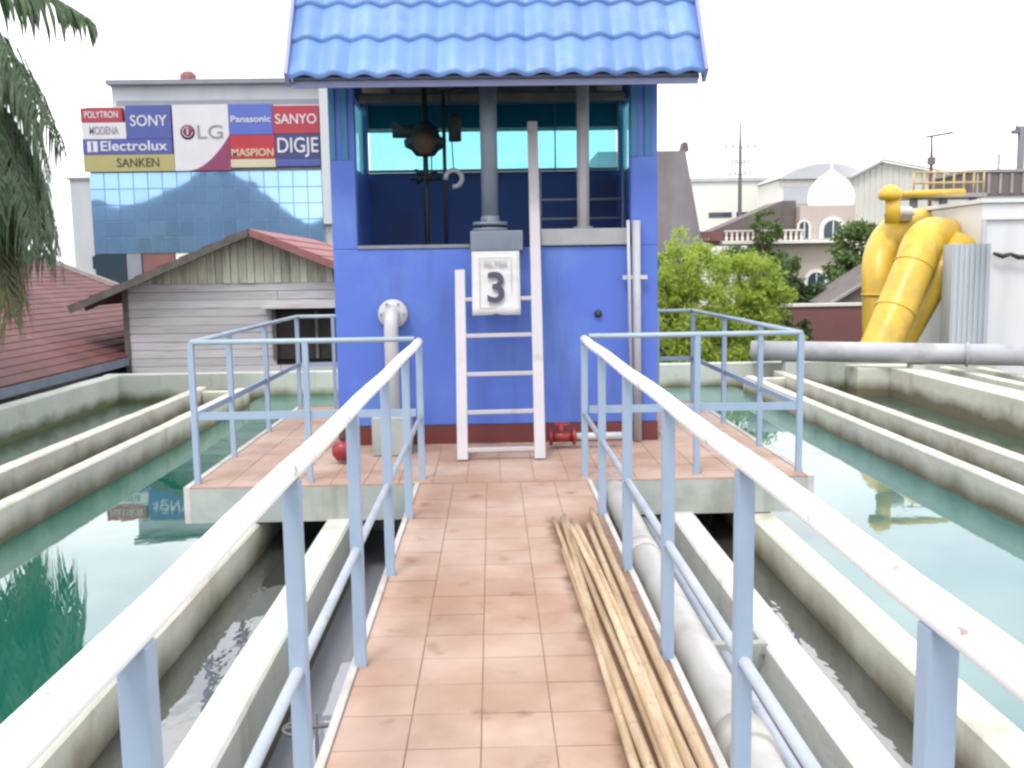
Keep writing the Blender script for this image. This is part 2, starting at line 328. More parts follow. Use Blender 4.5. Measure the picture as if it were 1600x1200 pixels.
# hills behind the viewer (what the mirror glass of the shop building faces)
hb = MB(); N = 60; prof = []
for i in range(N + 1):
    x = -260 + 420 * i / N
    h = 6 + 22 * math.exp(-((x + 72) / 22) ** 2) + 13 * math.exp(-((x + 34) / 11) ** 2) + 12 * math.exp(-((x + 112) / 24) ** 2) + 2.2 * noise.noise(Vector((x * .09, 3, 0))) + 3 * noise.noise(Vector((x * .03, 9, 0)))
    prof.append((x, max(h, 1.5)))
vs = []; rows = [(0, 0), (6, .55), (14, .85), (24, 1), (45, .7), (80, 0)]
for d_, k in rows:
    for x, h in prof: vs.append((x, -150 - d_, -2.05 + (h + 2) * k))
fs = [(r * (N + 1) + i, r * (N + 1) + i + 1, (r + 1) * (N + 1) + i + 1, (r + 1) * (N + 1) + i) for r in range(len(rows) - 1) for i in range(N)]
hb.add(vs, fs, True).build('hill', M['hill'], kind='structure')

# ---- walkway slab, platform slab, tiles
WX0, WX1 = -.545, .665
T = (WX1 - WX0 - .02) / 5
walk = MB().box(WX0 - .0, .3, -.16, WX1, 6.72, -.012).build('walkway', M['slab'], kind='structure')
MB().box(WX0 + .004, .31, -.0118, WX1 - .004, 6.718, -.006).build('grout_bed', M['grout'], walk)
for x0, x1 in ((WX0 - .025, WX0 + .006), (WX1 - .006, WX1 + .025)):
    MB().box(x0, .3, -.17, x1, 6.715, .006).build('edge_strip', M['edge'], walk, bevel=.004)
PX0, PX1, PY0, PY1 = -2.2, 2.28, 6.72, 10.75
plat = MB().box(PX0, PY0, -.26, PX1, PY1, -.012).build('platform', M['slab'], kind='structure')
MB().box(PX0 + .004, PY0 + .004, -.0118, PX1 - .004, PY1 - .004, -.006).build('grout_bed', M['grout'], plat)
g = .0045
tme = MB().box(-T / 2 + g / 2, -T / 2 + g / 2, -.012, T / 2 - g / 2, T / 2 - g / 2, 0).mesh('tile', M['tile'])
def tile(parent, x, y, sx=1, sy=1):
    o = piece('tile', tme, parent, (x, y, -.0005 + rnd.uniform(-.0012, .0012)), (rnd.uniform(-.004, .004), rnd.uniform(-.004, .004), rnd.uniform(-.004, .004)), (sx, sy, 1))
n_t = 0
for r in range(21):
    y = 6.70 - T * (r + .5)
    for c in range(5):
        tile(walk, WX0 + .01 + T * (c + .5), y); n_t += 1
# pale mortar collar along the platform rim
for a in ((PX0 - .012, PY0 - .004, PX0 + .035, PY1), (PX1 - .035, PY0 - .004, PX1 + .012, PY1)):
    MB().box(a[0], a[1], -.262, a[2], a[3], .004).build('edge_strip', M['edge'], plat, bevel=.004)
nx = round((PX1 - PX0 - .08) / T); TX = (PX1 - PX0 - .08) / nx
for r in range(16):
    y = PY0 + .01 + T * (r + .5)
    for c in range(nx):
        x = PX0 + .04 + TX * (c + .5)
        if y + T / 2 > 8.3 and -1.35 - .05 < x < 1.43 + .05: continue
        if y > PY1 - .1: continue
        tile(plat, x, y, TX / T, 1); n_t += 1
# support block under the platform (dark chamber below the tower)
MB().box(-1.75, 7.9, -2, 1.82, 10.6, -.262).build('support_block', M['slab'], plat)

# ---- waters
def sheet(name, m, x0, y0, x1, y1, z):
    return MB().quad((x0, y0, z), (x1, y0, z), (x1, y1, z), (x0, y1, z)).build(name, m, kind='structure')
sheet('pool_water', M['w_pool'], -3.80, -3, -1.9, 15.95, -.52)
sheet('pool_water', M['w_pool2'], 1.98, -3, 4.05, 15.95, -.52)
sheet('channel_water', M['w_chan'], -1.72, -3, -1.2, 7.9, -.50)
sheet('channel_water', M['w_chan'], 1.42, -3, 1.84, 7.9, -.50)
sheet('gutter_water', M['w_gut'], -1.03, -3, 1.25, 7.9, -.66)
sheet('canal_water', M['w_canal'], -6.2, -3, -4.62, 15.9, -.60)
sheet('canal_water', M['w_canal'], 4.82, -3, 6.35, 15.9, -.62)
sheet('launder_water', M['w_chan'], -4.5, -3, -3.9, 15.6, -.74)
sheet('launder_water', M['w_chan'], 4.15, -3, 4.7, 15.6, -.74)

# ---- basin walls
def wall(label, m, x0, x1, y0, y1, zt, bev=.012):
    # subdivided along its length with slightly wandering edges so it does not read as ruled
    n = max(2, int((y1 - y0) / .35)); b = MB(); vs = []
    for i in range(n + 1):
        y = y0 + (y1 - y0) * i / n
        j = lambda s: .008 * noise.noise(Vector((y * 1.3, s, x0)))
        c = .014
        for p, q in ((x0, -2), (x0 + j(1), zt - c), (x0 + c + j(1), zt + j(3)), (x1 - c + j(2), zt + j(4)), (x1 + j(2), zt - c), (x1, -2)): vs.append((p, y, q))
    fs = [(i * 6 + k, (i + 1) * 6 + k, (i + 1) * 6 + k + 1, i * 6 + k + 1) for i in range(n) for k in range(5)]
    fs += [tuple(range(6)), tuple(n * 6 + k for k in reversed(range(6)))]
    b.add(vs, fs)
    return tag(b.build('basin_wall', m), label, 'wall')
def xwall(label, m, y0, y1, x0, x1, zt):
    return tag(MB().box(x0, y0, -2, x1, y1, zt).build('basin_wall', m, bevel=.012), label, 'wall')
wall('pale channel wall nearest the left side of the tiled walkway', M['conc'], -1.21, -1.03, -3, 7.88, -.25)
wall('broad cream stained wall between the dark left channel and the green pool', M['conc_thin'], -1.92, -1.69, -3, 7.88, -.27)
wall('pale channel wall nearest the right side of the walkway beside the white pipe', M['conc'], 1.25, 1.42, -3, 7.88, -.25)
wall('broad cream wall between the dark right channel and the turquoise pool', M['conc_thin'], 1.82, 2.0, -3, 7.88, -.27)
wall('thin cream wall edging the green pool on its far left side', M['conc_thin'], -3.93, -3.79, -3, 14.7, -.25)
wall('thin cream wall between the brown launder and the left canal', M['conc_thin'], -4.63, -4.48, -3, 15.0, -.25)
wall('outer left concrete wall beside the maroon roof', M['conc_out'], -6.45, -6.2, -3, 15.9, -.15)
wall('thin cream wall edging the turquoise pool on its far right side', M['conc_thin'], 4.04, 4.17, -3, 15.2, -.25)
wall('thin pale wall between the brown launder and the right canal', M['conc_thin'], 4.69, 4.83, -3, 15.9, -.25)
wall('wide outer right concrete wall of the canal in front of the yellow pipes', M['conc_thin'], 6.36, 6.78, -3, 15.2, -.15)
wall('low beige kerb wall outermost on the right below the tank', M['conc_thin'], 7.35, 7.5, -3, 15.6, -.2)
wall('second low beige kerb wall outside the outer right basin wall', M['conc_thin'], 7.95, 8.1, -3, 15.6, -.22)
xwall('end wall across the left basins in front of the wooden hut', M['conc_out'], 15.9, 16.12, -6.45, 0, -.14)
xwall('end wall across the right basins under the big grey pipe', M['conc_out'], 16.13, 16.35, 0.002, 8.6, -.14)
xwall('short stub wall closing the left launder at its far end', M['conc_thin'], 14.7, 14.86, -4.48, -3.79, -.3)
xwall('short stub wall closing the right launder at its far end', M['conc_thin'], 15.2, 15.36, 4.04, 4.69, -.3)
tag(MB().box(5.85, 15.2, -2, 6.9, 15.8, -.16).build('concrete_block', M['conc_thin'], bevel=.02), 'square concrete block at the far end of the right canal wall', 'block')

# ================================================================== RAILINGS
def flatpost(mb, x, y, z0, z1, w=.046): mb.box(x - w / 2, y - w / 2, z0, x + w / 2, y + w / 2, z1)
pole_me = {}
def walkrail(x, label, side):
    t = thing('walkway_railing', label, 'railing', (x, 3.5, 0), 'railings beside the walkway')
    MB().tube([(x, .1 + i * .45, 1 + .004 * math.sin(i * 1.7)) for i in range(16)], .029, 12).build('top_rail', M['rail'], t)
    mb = MB(); mb.tube([(x + side * .0, .1, .46), (x, 6.85, .46)], .017, 8); mb.build('mid_rail', M['midrail'], t)
    for y in (.25, 1.36, 2.46, 3.56, 4.66, 5.76, 6.86):
        p = MB(); flatpost(p, x, y, -.16, .975); p.build('post', M['post'], t, bevel=.004)
    return t
walkrail(-.53, 'white topped railing with blue posts on the left side of the walkway', -1)
walkrail(.655, 'white topped railing with blue posts on the right side beside the bamboo', 1)

def platrail(label, xc, xo, front_posts, side_posts, yb):
    t = thing('platform_railing', label, 'railing', ((xc + xo) / 2, 6.85, 0), 'railings round the platform')
    zt = 1.02; yf = 6.86
    xin = xc
    MB().tube([(xin, yf, zt), (xo, yf, zt)], .019, 8).build('top_rail', M['rail2'], t)
    MB().tube([(xo, yf, zt), (xo, yb, zt)], .019, 8).build('top_rail', M['rail2'], t)
    xt = -1.36 if xo < 0 else 1.44
    MB().tube([(xo, yb, zt), (xt, yb, zt)], .019, 8).build('top_rail', M['rail2'], t)
    MB().beam((xin, yf, .49), (xo, yf, .49), .012, .055).build('mid_rail', M['post'], t)
    MB().beam((xo, yf, .49), (xo, yb, .49), .012, .045).build('mid_rail', M['post'], t)
    MB().beam((xo, yb, .49), (xt, yb, .49), .012, .045).build('mid_rail', M['post'], t)
    for x in front_posts:
        p = MB(); flatpost(p, x, yf, -.01, zt - .01, .04); p.build('post', M['post'], t)
    for y in side_posts:
        p = MB(); flatpost(p, xo, y, -.01, zt - .01, .04); p.build('post', M['post'], t)
    p = MB(); flatpost(p, (xo + xt) / 2, yb, -.01, zt - .01, .035); p.build('post', M['post'], t)
platrail('light blue railing round the left wing of the platform beside the green pool', -.56, -2.15, (-1.34,), (6.86, 7.85, 9.1, 10.6), 10.6)
platrail('light blue railing round the right wing of the platform beside the turquoise pool', .69, 2.22, (1.47,), (6.86, 7.9, 9.15, 10.6), 10.6)

# ================================================================== TOWER
TX0, TX1, TY0, TY1 = -1.35, 1.43, 8.3, 10.2
tw = thing('filter_house', 'blue control house with blue tiled roof at the end of the walkway', 'building', (.04, 9.25, 0))
OPX0, OPX1 = -1.14, 1.20
b = MB(); b.box(TX0, TY0, .16, TX1, TY0 + .14, 1.69)
b.box(TX0, TY0, 1.69, OPX0, TY0 + .14, 2.44); b.box(OPX1, TY0, 1.69, TX1, TY0 + .14, 2.44)
b.build('front_wall', M['blue'], tw, bevel=.008)
for x0, x1 in ((TX0, TX0 + .12), (TX1 - .12, TX1)):
    MB().box(x0, TY0 + .142, .16, x1, TY1 - .142, 2.44).build('side_wall', M['blue'], tw)
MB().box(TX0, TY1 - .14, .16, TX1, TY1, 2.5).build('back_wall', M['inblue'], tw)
MB().box(TX0 + .122, TY0 + .142, .9, TX1 - .122, TY1 - .142, 1.0).build('inner_floor', M['greyconc'], tw)
MB().box(TX0 - .006, TY0 - .006, -.008, TX1 + .006, TY1 + .006, .158).build('plinth', M['plinth'], tw)
# upper corner posts with cyan side strips
for s, x0, x1 in ((-1, TX0, OPX0), (1, OPX1, TX1)):
    w = (x1 - x0)
    for k, (m, y) in enumerate((('cyan', 0), ('blue', .018), ('cyan', .006), ('blue', .02))):
        xa = x0 + w * (k / 4) if s < 0 else x0 + w * (k / 4)
        MB().box(xa + .0015, TY0 + y, 2.442, xa + w / 4 - .0015, TY0 + .14, 3.06).build('corner_strip', M[m], tw)
    xb = TX0 if s < 0 else TX1 - .1
    MB().box(xb, TY1 - .12, 2.502, xb + .1, TY1, 3.2).build('corner_post', M['cyan'], tw)
    xg = TX0 + .05 if s < 0 else TX1 - .05
    MB().box(xg - .006, TY0 + .145, 2.442, xg + .006, TY1 - .125, 3.1).build('side_glass', M['glass'], tw)
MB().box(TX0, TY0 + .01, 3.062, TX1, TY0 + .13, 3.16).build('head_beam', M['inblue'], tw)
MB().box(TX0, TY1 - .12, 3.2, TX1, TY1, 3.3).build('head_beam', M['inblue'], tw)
for i in range(4):
    xa = TX0 + .11 + i * .64
    MB().box(xa + .006, TY1 - .06, 2.51, xa + .634, TY1 - .05, 2.95).build('back_pane', M['glass'], tw)
    if i: MB().box(xa - .006, TY1 - .075, 2.501, xa + .006, TY1 - .04, 3.19).build('glazing_bar', M['cyan'], tw)
MB().box(TX0 + .11, TY1 - .068, 2.952, TX1 - .11, TY1 - .048, 3.19).build('upper_film', M['glass2'], tw)
MB().box(TX0 + .121, TY1 - .24, 2.502, TX1 - .121, TY1 - .142, 2.52).build('back_sill', M['greyconc'], tw)
# sills
MB().box(OPX0, TY0 - .012, 1.692, -.18, TY0 + .15, 1.722).build('sill', M['greyconc'], tw, bevel=.004)
MB().box(.42, TY0 - .03, 1.70, OPX1 - .01, TY0 + .16, 1.84).build('sill', M['lightgrey'], tw, bevel=.006)
MB().box(-.175, TY0 - .10, 1.66, .27, TY0 + .2, 1.83).build('pipe_block', M['greysteel'], tw, bevel=.008)
# roof
SL = R(58); ex0, ex1, ey, ez = -1.56, 1.70, 7.8, 3.0
ry = 9.25; rl = (ry - ey) / math.cos(SL)
du = Vector((0, math.cos(SL), math.sin(SL))); dn = Vector((0, -math.sin(SL), math.cos(SL)))
b = MB(); a0 = Vector((ex0 + .02, ey + .03, ez + .0)); a1 = Vector((ex1 - .02, ey + .03, ez))
b.add([a0, a1, a1 + du * (rl - .03), a0 + du * (rl - .03), a0 - dn * .03, a1 - dn * .03, a1 + du * (rl - .03) - dn * .03, a0 + du * (rl - .03) - dn * .03],
      [(0, 1, 2, 3), (7, 6, 5, 4), (0, 4, 5, 1), (2, 6, 7, 3), (0, 3, 7, 4), (1, 5, 6, 2)])
fb = b.build('roof_lining', M['timber_brown'], tw)
b2 = MB(); b2.add([(v.x, 2 * ry - v.y, v.z) for v in b.v], [tuple(reversed(f)) for f in b.f]); b2.build('roof_lining', M['timber_brown'], tw)
NT, TL = 14, .37
tw_w = (ex1 - ex0) / NT
tm = MB(); seg = 10; vs = []
prof = [(tw_w * i / seg, .044 * (.5 - .5 * math.cos(2 * math.pi * (i / seg) ** 1.15)) ** .8) for i in range(seg + 1)]
def tv(u, v, w): return (u, v, w)
for (v_, lift, flatn) in ((-.012, .018, 0), (0, .046, 0), (.02, .05, 0), (TL * .5, .034, 0), (TL + .01, .018, 0)):
    for u, w in prof: vs.append((u, v_, w + lift))
fs = [(r * (seg + 1) + i, r * (seg + 1) + i + 1, (r + 1) * (seg + 1) + i + 1, (r + 1) * (seg + 1) + i) for r in range(4) for i in range(seg)]
tm.add(vs, fs, True); rt = tm.mesh('roof_tile', M['rooftile'])
nc = int(rl / TL) + 1
for side in (0, 1):
    for r in range(nc):
        ln = min(TL, rl - r * TL) / TL
        for c in range(NT):
            if side == 0:
                p = Vector((ex0 + c * tw_w, ey, ez)) + du * (r * TL) + dn * .012
                o = piece('roof_tile', rt, tw, p, (SL, 0, 0), (1, ln, 1))
            else:
                p = Vector((ex0 + (c + 1) * tw_w, ey, ez)) + du * (r * TL) + dn * .012
                p.y = 2 * ry - p.y
                o = piece('roof_tile', rt, tw, p, (SL, 0, math.pi), (1, ln, 1))
MB().tube([(ex0 - .03, ry, ez + (ry - ey) * math.tan(SL) + .04), (ex1 + .03, ry, ez + (ry - ey) * math.tan(SL) + .04)], .09, 12).build('ridge_cap', M['rooftile'], tw)
MB().box(ex0 + .03, ey + .035, ez - .05, ex1 - .03, ey + .06, ez + .03).build('eave_board', M['barge'], tw)
for x in (ex0 - .015, ex1 + .015):
    for s in (0, 1):
        p = Vector((x, ey - .02, ez - .06)); q = p + du * rl; 
        if s: p.y = 2 * ry - p.y; q.y = 2 * ry - q.y
        MB().beam(p + Vector((0, 0, .06)), q + Vector((0, 0, .06)), .03, .15, up=(0, 0, 1)).build('barge_board', M['barge'], tw)
for x in (TX0 + .04, TX1 - .04):
    b = MB(); zr = ez + (ry - ey) * math.tan(SL) - .12
    b.add([(x - .02, TY0 + .01, 3.165), (x - .02, 2 * ry - TY0, 3.165), (x - .02, ry, zr), (x + .02, TY0 + .01, 3.165), (x + .02, 2 * ry - TY0, 3.165), (x + .02, ry, zr)],
          [(0, 2, 1), (3, 4, 5), (0, 1, 4, 3), (1, 2, 5, 4), (2, 0, 3, 5)])
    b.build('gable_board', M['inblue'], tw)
# rafters inside
for i in range(6):
    x = TX0 + .3 + i * .44
    MB().beam((x, 2 * ry - ey - .25, ez + .30), (x, ry + .05, ez + 2.05), .045, .06).build('rafter', M['timber_brown'], tw)
MB().box(TX0 + .1, 9.55, 3.12, TX1 - .1, 9.6, 3.19).build('tie_beam', M['timber_brown'], tw)

# interior plant
t = thing('standpipe', 'thick grey steel pipe standing in the middle of the opening', 'pipe', (-.005, 8.38, 1.83))
MB().tube([(-.005, 8.38, 1.832), (-.005, 8.38, 3.3)], .072, 16).build('pipe', M['greysteel'], t)
MB().lathe((-.005, 8.38, 1.832), [(.0, .0), (.15, 0), (.15, .025), (.075, .025), (.075, .05), (.15, .05), (.15, .075), (.08, .075), (.08, .12), (.07, .13)], 20).build('flange', M['greysteel'], t)
for k in range(6):
    a = k * math.pi / 3 + .2
    MB().tube([(-.005 + .125 * math.cos(a), 8.38 + .125 * math.sin(a), 1.835), (-.005 + .125 * math.cos(a), 8.38 + .125 * math.sin(a), 1.925)], .011, 6).build('bolt', M['dark'], t)
t = thing('vent_pipe', 'pale grey pipe rising behind the ladder inside the house', 'pipe', (.82, 8.6, 1.0))
MB().tube([(.82, 8.6, 1.0), (.82, 8.6, 3.3)], .055, 14).build('pipe', M['offwhite'], t)
MB().lathe((.82, 8.6, 1.84), [(.056, 0), (.09, 0), (.09, .03), (.056, .03)], 16).build('collar', M['lightgrey'], t)

t = thing('valve_actuator', 'dark cast valve actuator with gear housing and stem inside the house', 'valve', (-.6, 9.2, 1.0))
MB().tube([(-.6, 9.2, 1.0), (-.6, 9.2, 3.25)], .026, 10).build('stem', M['dark'], t)
MB().lathe((-.6, 9.2, 2.60), [(0, -.04), (.09, -.03), (.13, .02), (.19, .05), (.20, .11), (.14, .15), (.12, .22), (.05, .28), (0, .28)], 18).build('gear_housing', M['dark'], t)
MB().lathe((-.6, 9.10, 2.66), [(0, -.12), (.1, -.12), (.1, .06), (0, .06)], 14, 'y').build('cover', M['rust'], t)
MB().lathe((-.6, 9.2, 2.79), [(0, -.30), (.055, -.30), (.06, -.12), (.06, .0)], 12, 'x').build('motor', M['dark'], t)
MB().lathe((-.32, 9.2, 2.80), [(0, -.10), (.06, -.10), (.06, .12), (.04, .15), (0, .15)], 12).build('motor', M['dark'], t)
MB().tube([(-.42, 9.15, 1.6), (-.42, 9.15, 3.15)], .018, 8).build('guide_rod', M['dark'], t)
MB().tube([(-.42, 9.15, 3.12), (-.3, 9.15, 3.16), (-.1, 9.2, 3.16)], .02, 8).build('arm', M['dark'], t)
MB().beam((-.78, 9.2, 2.78), (-.9, 9.2, 2.86), .1, .06).build('bracket', M['dark'], t)
hw = MB()
for k in range(4):
    a = k * math.pi / 2 + .78
    hw.tube([(-.6, 9.2, 2.38), (-.6 + .13 * math.cos(a), 9.2 + .13 * math.sin(a), 2.38 + .05 * math.sin(a * 2))], .018, 6)
hw.build('hand_spoke', M['dark'], t)
rg = MB(); rg.tube([(-.6 + .14 * math.cos(a), 9.2 + .14 * math.sin(a), 2.36) for a in [k * math.pi / 8 for k in range(17)]], .013, 6, False); rg.build('hand_wheel', M['dark'], t)
pts = [(-.33 + .075 * math.cos(a), 8.95, 2.335 + .075 * math.sin(a)) for a in [R(-100 + k * 24) for k in range(13)]]
tag(MB().tube(pts, [.022] * 13, 8).build('pipe_hook', M['white']), 'small white curved hook hanging beside the dark valve stem', 'hook')
MB_ = MB().tube([(-.33, 8.95, 2.41), (-.36, 9.0, 3.1)], .006, 5); MB_.build('rope', M['dark'], bpy.data.objects['pipe_hook'])
t = thing('inner_guard_rail', 'dark inner guard rail low behind the right side of the opening', 'railing', (.8, 8.75, 1.0))
for z in (1.95, 2.12):
    MB().tube([(.4, 8.8, z), (1.25, 8.8, z)], .012, 6).build('rail', M['greysteel'], t)
for x in (.45, 1.2): MB().tube([(x, 8.8, 1.0), (x, 8.8, 2.4)], .014, 6).build('post', M['greysteel'], t)

# ladder leaning on the house
def lad(z): return 7.5 + .407 * z
ld = thing('ladder', 'white painted ladder with one tall stile leaning on the blue house', 'ladder', (.05, 7.6, 0))
MB().beam((-.255, lad(0), 0.002), (-.265, lad(1.5), 1.5), .085, .05, up=(0, 1, 0)).build('stile', M['offwhite'], ld, bevel=.006)
MB().beam((.36, lad(0), 0.002), (.38, lad(2.78), 2.78), .088, .05, up=(0, 1, 0)).build('stile', M['offwhite'], ld, bevel=.006)
for z in (.08, .365, .66, .965, 1.26):
    MB().beam((-.235, lad(z), z), (.345, lad(z), z + .004), .035, .032, up=(0, 0, 1)).build('rung', M['offwhite'], ld, bevel=.004)

# number sign
sg = thing('number_sign', 'white sheet sign with a dark number 3 hung on the ladder', 'sign', (.03, 7.95, 1.15))
sb = MB(); n = 8; y0 = 7.945; vs = []
x0, x1, z0, z1 = -.165, .235, 1.13, 1.655
for j in range(n + 1):
    for i in range(n + 1):
        u, v = i / n, j / n
        vs.append((x0 + (x1 - x0) * u, y0 + (v) * .16 + .006 * math.sin(u * 5 + v * 3), z0 + (z1 - z0) * v + (.012 if 3 < i < 5 and j == 0 else 0)))
sb.add(vs, [(j * (n + 1) + i, j * (n + 1) + i + 1, (j + 1) * (n + 1) + i + 1, (j + 1) * (n + 1) + i) for j in range(n) for i in range(n)], True)
so = sb.build('sheet', M['paper'], sg); sm = so.modifiers.new('solid', 'SOLIDIFY'); sm.thickness = .004; sm.offset = 1
sl = R(90) - math.atan(.16 / .525)
text('3', .36, M['ink'], sg, (.035, 7.972, 1.345), (sl, 0, 0), 1.0, bold=.006)
text('FILTER', .062, M['greyink'], sg, (.035, 8.043, 1.545), (sl, 0, 0), width=.2, bold=.001)
text('UNIT', .04, M['greyink'], sg, (.035, 8.03, 1.505), (sl, 0, 0), width=.14, bold=.001) if False else None
for p in ((( -.10, 8.058, 1.60), (.165, 8.058, 1.60)), ((-.10, 7.96, 1.185), (.165, 7.96, 1.185)), ((-.10, 7.96, 1.185), (-.10, 8.058, 1.60)), ((.165, 7.96, 1.185), (.165, 8.058, 1.60))):
    MB().beam(p[0], p[1], .005, .002, up=(0, 1, .0)).build('border_line', M['greyink'], sg)

# white pipe with disc
t = thing('elbow_pipe', 'white pipe with a round flange on the wall left of the ladder', 'pipe', (-.85, 8.1, 0))
MB().lathe((-.85, 8.24, 1.14), [(0, -.02), (.06, -.02), (.125, -.02), (.125, .03), (.11, .055), (0, .055)], 24, 'y').build('flange', M['white'], t)
MB().tube([(-.85, 8.27, 1.14)] + arc((-.85, 8.2, 1.14), (-.85, 8.09, 1.14), (-.855, 8.09, 1.0), 6) + [(-.855, 8.09, .1)], .06, 16).build('pipe', M['white'], t)
for k in range(6):
    a = k * math.pi / 3
    MB().lathe((-.85 + .1 * math.cos(a), 8.215, 1.14 + .1 * math.sin(a)), [(0, -.012), (.011, -.012), (.011, .01)], 6, 'y').build('bolt', M['lightgrey'], t)
tag(MB().box(-1.0, 7.75, 0, -.70, 8.22, .32).build('pump_plinth', M['slab'], bevel=.01), 'pale concrete plinth under the white flanged pipe', 'plinth')
t = thing('red_ball_valve', 'round red valve body on the left wing of the platform', 'valve', (-1.2, 7.55, 0))
MB().lathe((-1.2, 7.5, .10), [(0, -.085), (.05, -.075), (.085, -.03), (.085, .03), (.05, .075), (0, .085)], 16).build('body', M['red'], t)
MB().tube([(-1.2, 7.5, .16), (-1.2, 7.5, .23)], .02, 8).build('stem', M['dark'], t)
MB().tube([(-1.24, 7.56, .1), (-1.2, 7.9, .1)], .04, 8).build('stub_pipe', M['dark'], t)
t = thing('red_gate_valve', 'small red gate valve at the foot of the wall right of the ladder', 'valve', (.56, 7.95, 0))
MB().tube([(.46, 7.95, .1), (.68, 7.95, .1)], .045, 12).build('body', M['red'], t)
for x in (.46, .655): MB().lathe((x, 7.95, .1), [(0, 0), (.07, 0), (.07, .025), (0, .025)], 14, 'x').build('flange', M['red'], t)
MB().tube([(.56, 7.95, .1), (.56, 7.95, .2)], .025, 8).build('bonnet', M['red'], t)
MB().tube([(.56 + .07 * math.cos(a), 7.95 + .07 * math.sin(a), .205) for a in [k * math.pi / 6 for k in range(13)]], .009, 6, False).build('hand_wheel', M['red'], t)
MB().beam((.49, 7.95, .205), (.63, 7.95, .205), .012, .012).build('spoke', M['red'], t)
# white pipe from that valve, elbow and long run beside the walkway
pts = [(.68, 7.95, .1), (.78, 7.95, .1)] + arc((.84, 7.95, .1), (.93, 7.95, .1), (.93, 7.85, .08), 6) + arc((.93, 7.5, -.0), (.92, 7.1, -.1), (.90, 6.6, -.15), 5)
tag(MB().tube([(.68, 7.95, .1), (.80, 7.95, .1), (1.08, 7.95, .1)], .032, 12).build('branch_pipe', M['white']), 'short white pipe from the small red gate valve', 'pipe')
t = thing('long_pipe', 'long dusty white pipe running along the right side of the walkway', 'pipe', (.86, 4, -.15))
MB().tube([(.86, 6.9, -.08), (.86, 6.4, -.12), (.855, 5.2, -.15), (.85, 3.4, -.15), (.845, .2, -.15)], .088, 18).build('pipe', M['pvc'], t)
for y in (5.3, 3.05, 1.2): MB().tube([(.852, y, -.15), (.852, y + .16, -.15)], .10, 18).build('coupling', M['pvc'], t)
for y in (4.3, 2.2):
    MB().beam((.70, y, -.27), (1.26, y, -.27), .05, .05).build('bracket', M['slab'], t)
tag(MB().tube([(1.06, 6.7, -.3), (1.05, .2, -.3)], .03, 10).build('side_pipe', M['midrail']), 'thin grey pipe between the long white pipe and the channel wall', 'pipe')
tag(MB().lathe((.915, 8.285, 1.11), [(0, -.02), (.03, -.015), (.035, .01), (.0, .016)], 12, 'y').build('wall_outlet', M['dark']), 'small dark round outlet on the blue wall right of the ladder', 'outlet')
t = thing('downpipe', 'grey downpipe on the blue wall beside a thin white conduit', 'pipe', (1.24, 8.24, 0))
MB().tube([(1.25, 8.24, 0.0), (1.235, 8.24, 1.9)], .036, 12).build('pipe', M['greypipe'], t)
MB().beam((1.12, 8.24, 1.42), (1.33, 8.24, 1.42), .03, .035).build('bracket', M['white'], t)
tag(MB().tube([(1.185, 8.2, .55), (1.17, 8.2, 1.4), (1.16, 8.2, 1.9)], .014, 8).build('conduit', M['white']), 'thin white conduit in front of the grey downpipe', 'conduit')

# bamboo bundle
bam = [((.345, 5.62), (.43, 2.0), .016), ((.385, 5.58), (.468, 1.9), .020), ((.425, 5.66), (.505, 1.7), .018), ((.468, 5.52), (.546, 1.8), .024),
       ((.525, 5.45), (.590, 1.9), .020), ((.60, 5.80), (.605, 1.7), .022), ((.43, 5.3), (.525, 2.1), .018)]
lab = ['thin bamboo pole leftmost of the bundle on the walkway', 'bamboo pole second from the left in the bundle on the walkway', 'slim bamboo pole in the middle of the bundle', 'thick golden bamboo pole in the middle of the bundle',
       'bamboo pole second from the railing in the bundle', 'longest pale bamboo pole next to the right railing', 'shorter bamboo pole lying on top of the bundle']
for i, ((xa, ya), (xb, yb), r) in enumerate(bam):
    t = thing('bamboo_pole', lab[i], 'bamboo pole', ((xa + xb) / 2, (ya + yb) / 2, r), 'bamboo poles lying on the walkway')
    zz = r + .002 + (.042 if i == 6 else .0)
    npt = 14; pts = []; rr = []
    for k in range(npt + 1):
        u = k / npt
        pts.append((xa + (xb - xa) * u + .012 * math.sin(u * 5 + i * 2), ya + (yb - ya) * u, zz + .004 * math.sin(u * 9 + i)))
        rr.append(r * (.75 + .35 * u))
    MB().tube(pts, rr, 10).build('cane', M['bamboo'], t)
    for k in range(1, npt):
        p = Vector(pts[k]); d_ = Vector((.0, .008, 0))
        MB().tube([p - d_, p + d_], rr[k] * 1.025, 8).build('node', M['node'], t)
# split strips between poles
tag(MB().beam((.36, 5.0, .012), (.31 + .1, 3.2, .012), .03, .008).build('bamboo_strip', M['node']), 'dark split bamboo strip along the left edge of the bundle', 'bamboo strip')

# thin rod with cross arm and ring in the left gutter
t = thing('gutter_rod', 'thin dark rod with a cross arm in the left gutter', 'gauge', (-.80, 3.9, -.9))
MB().tube([(-.78, 3.9, -1), (-.78, 3.9, -.35)], .008, 6).build('rod', M['polegrey'], t)
MB().tube([(-.92, 3.9, -.42), (-.60, 3.9, -.40)], .010, 6).build('arm', M['polegrey'], t)
MB().tube([(-.86 + .06 * math.cos(a), 3.9 + .06 * math.sin(a), -.42) for a in [k * math.pi / 6 for k in range(13)]], .008, 6, False).build('ring', M['polegrey'], t)

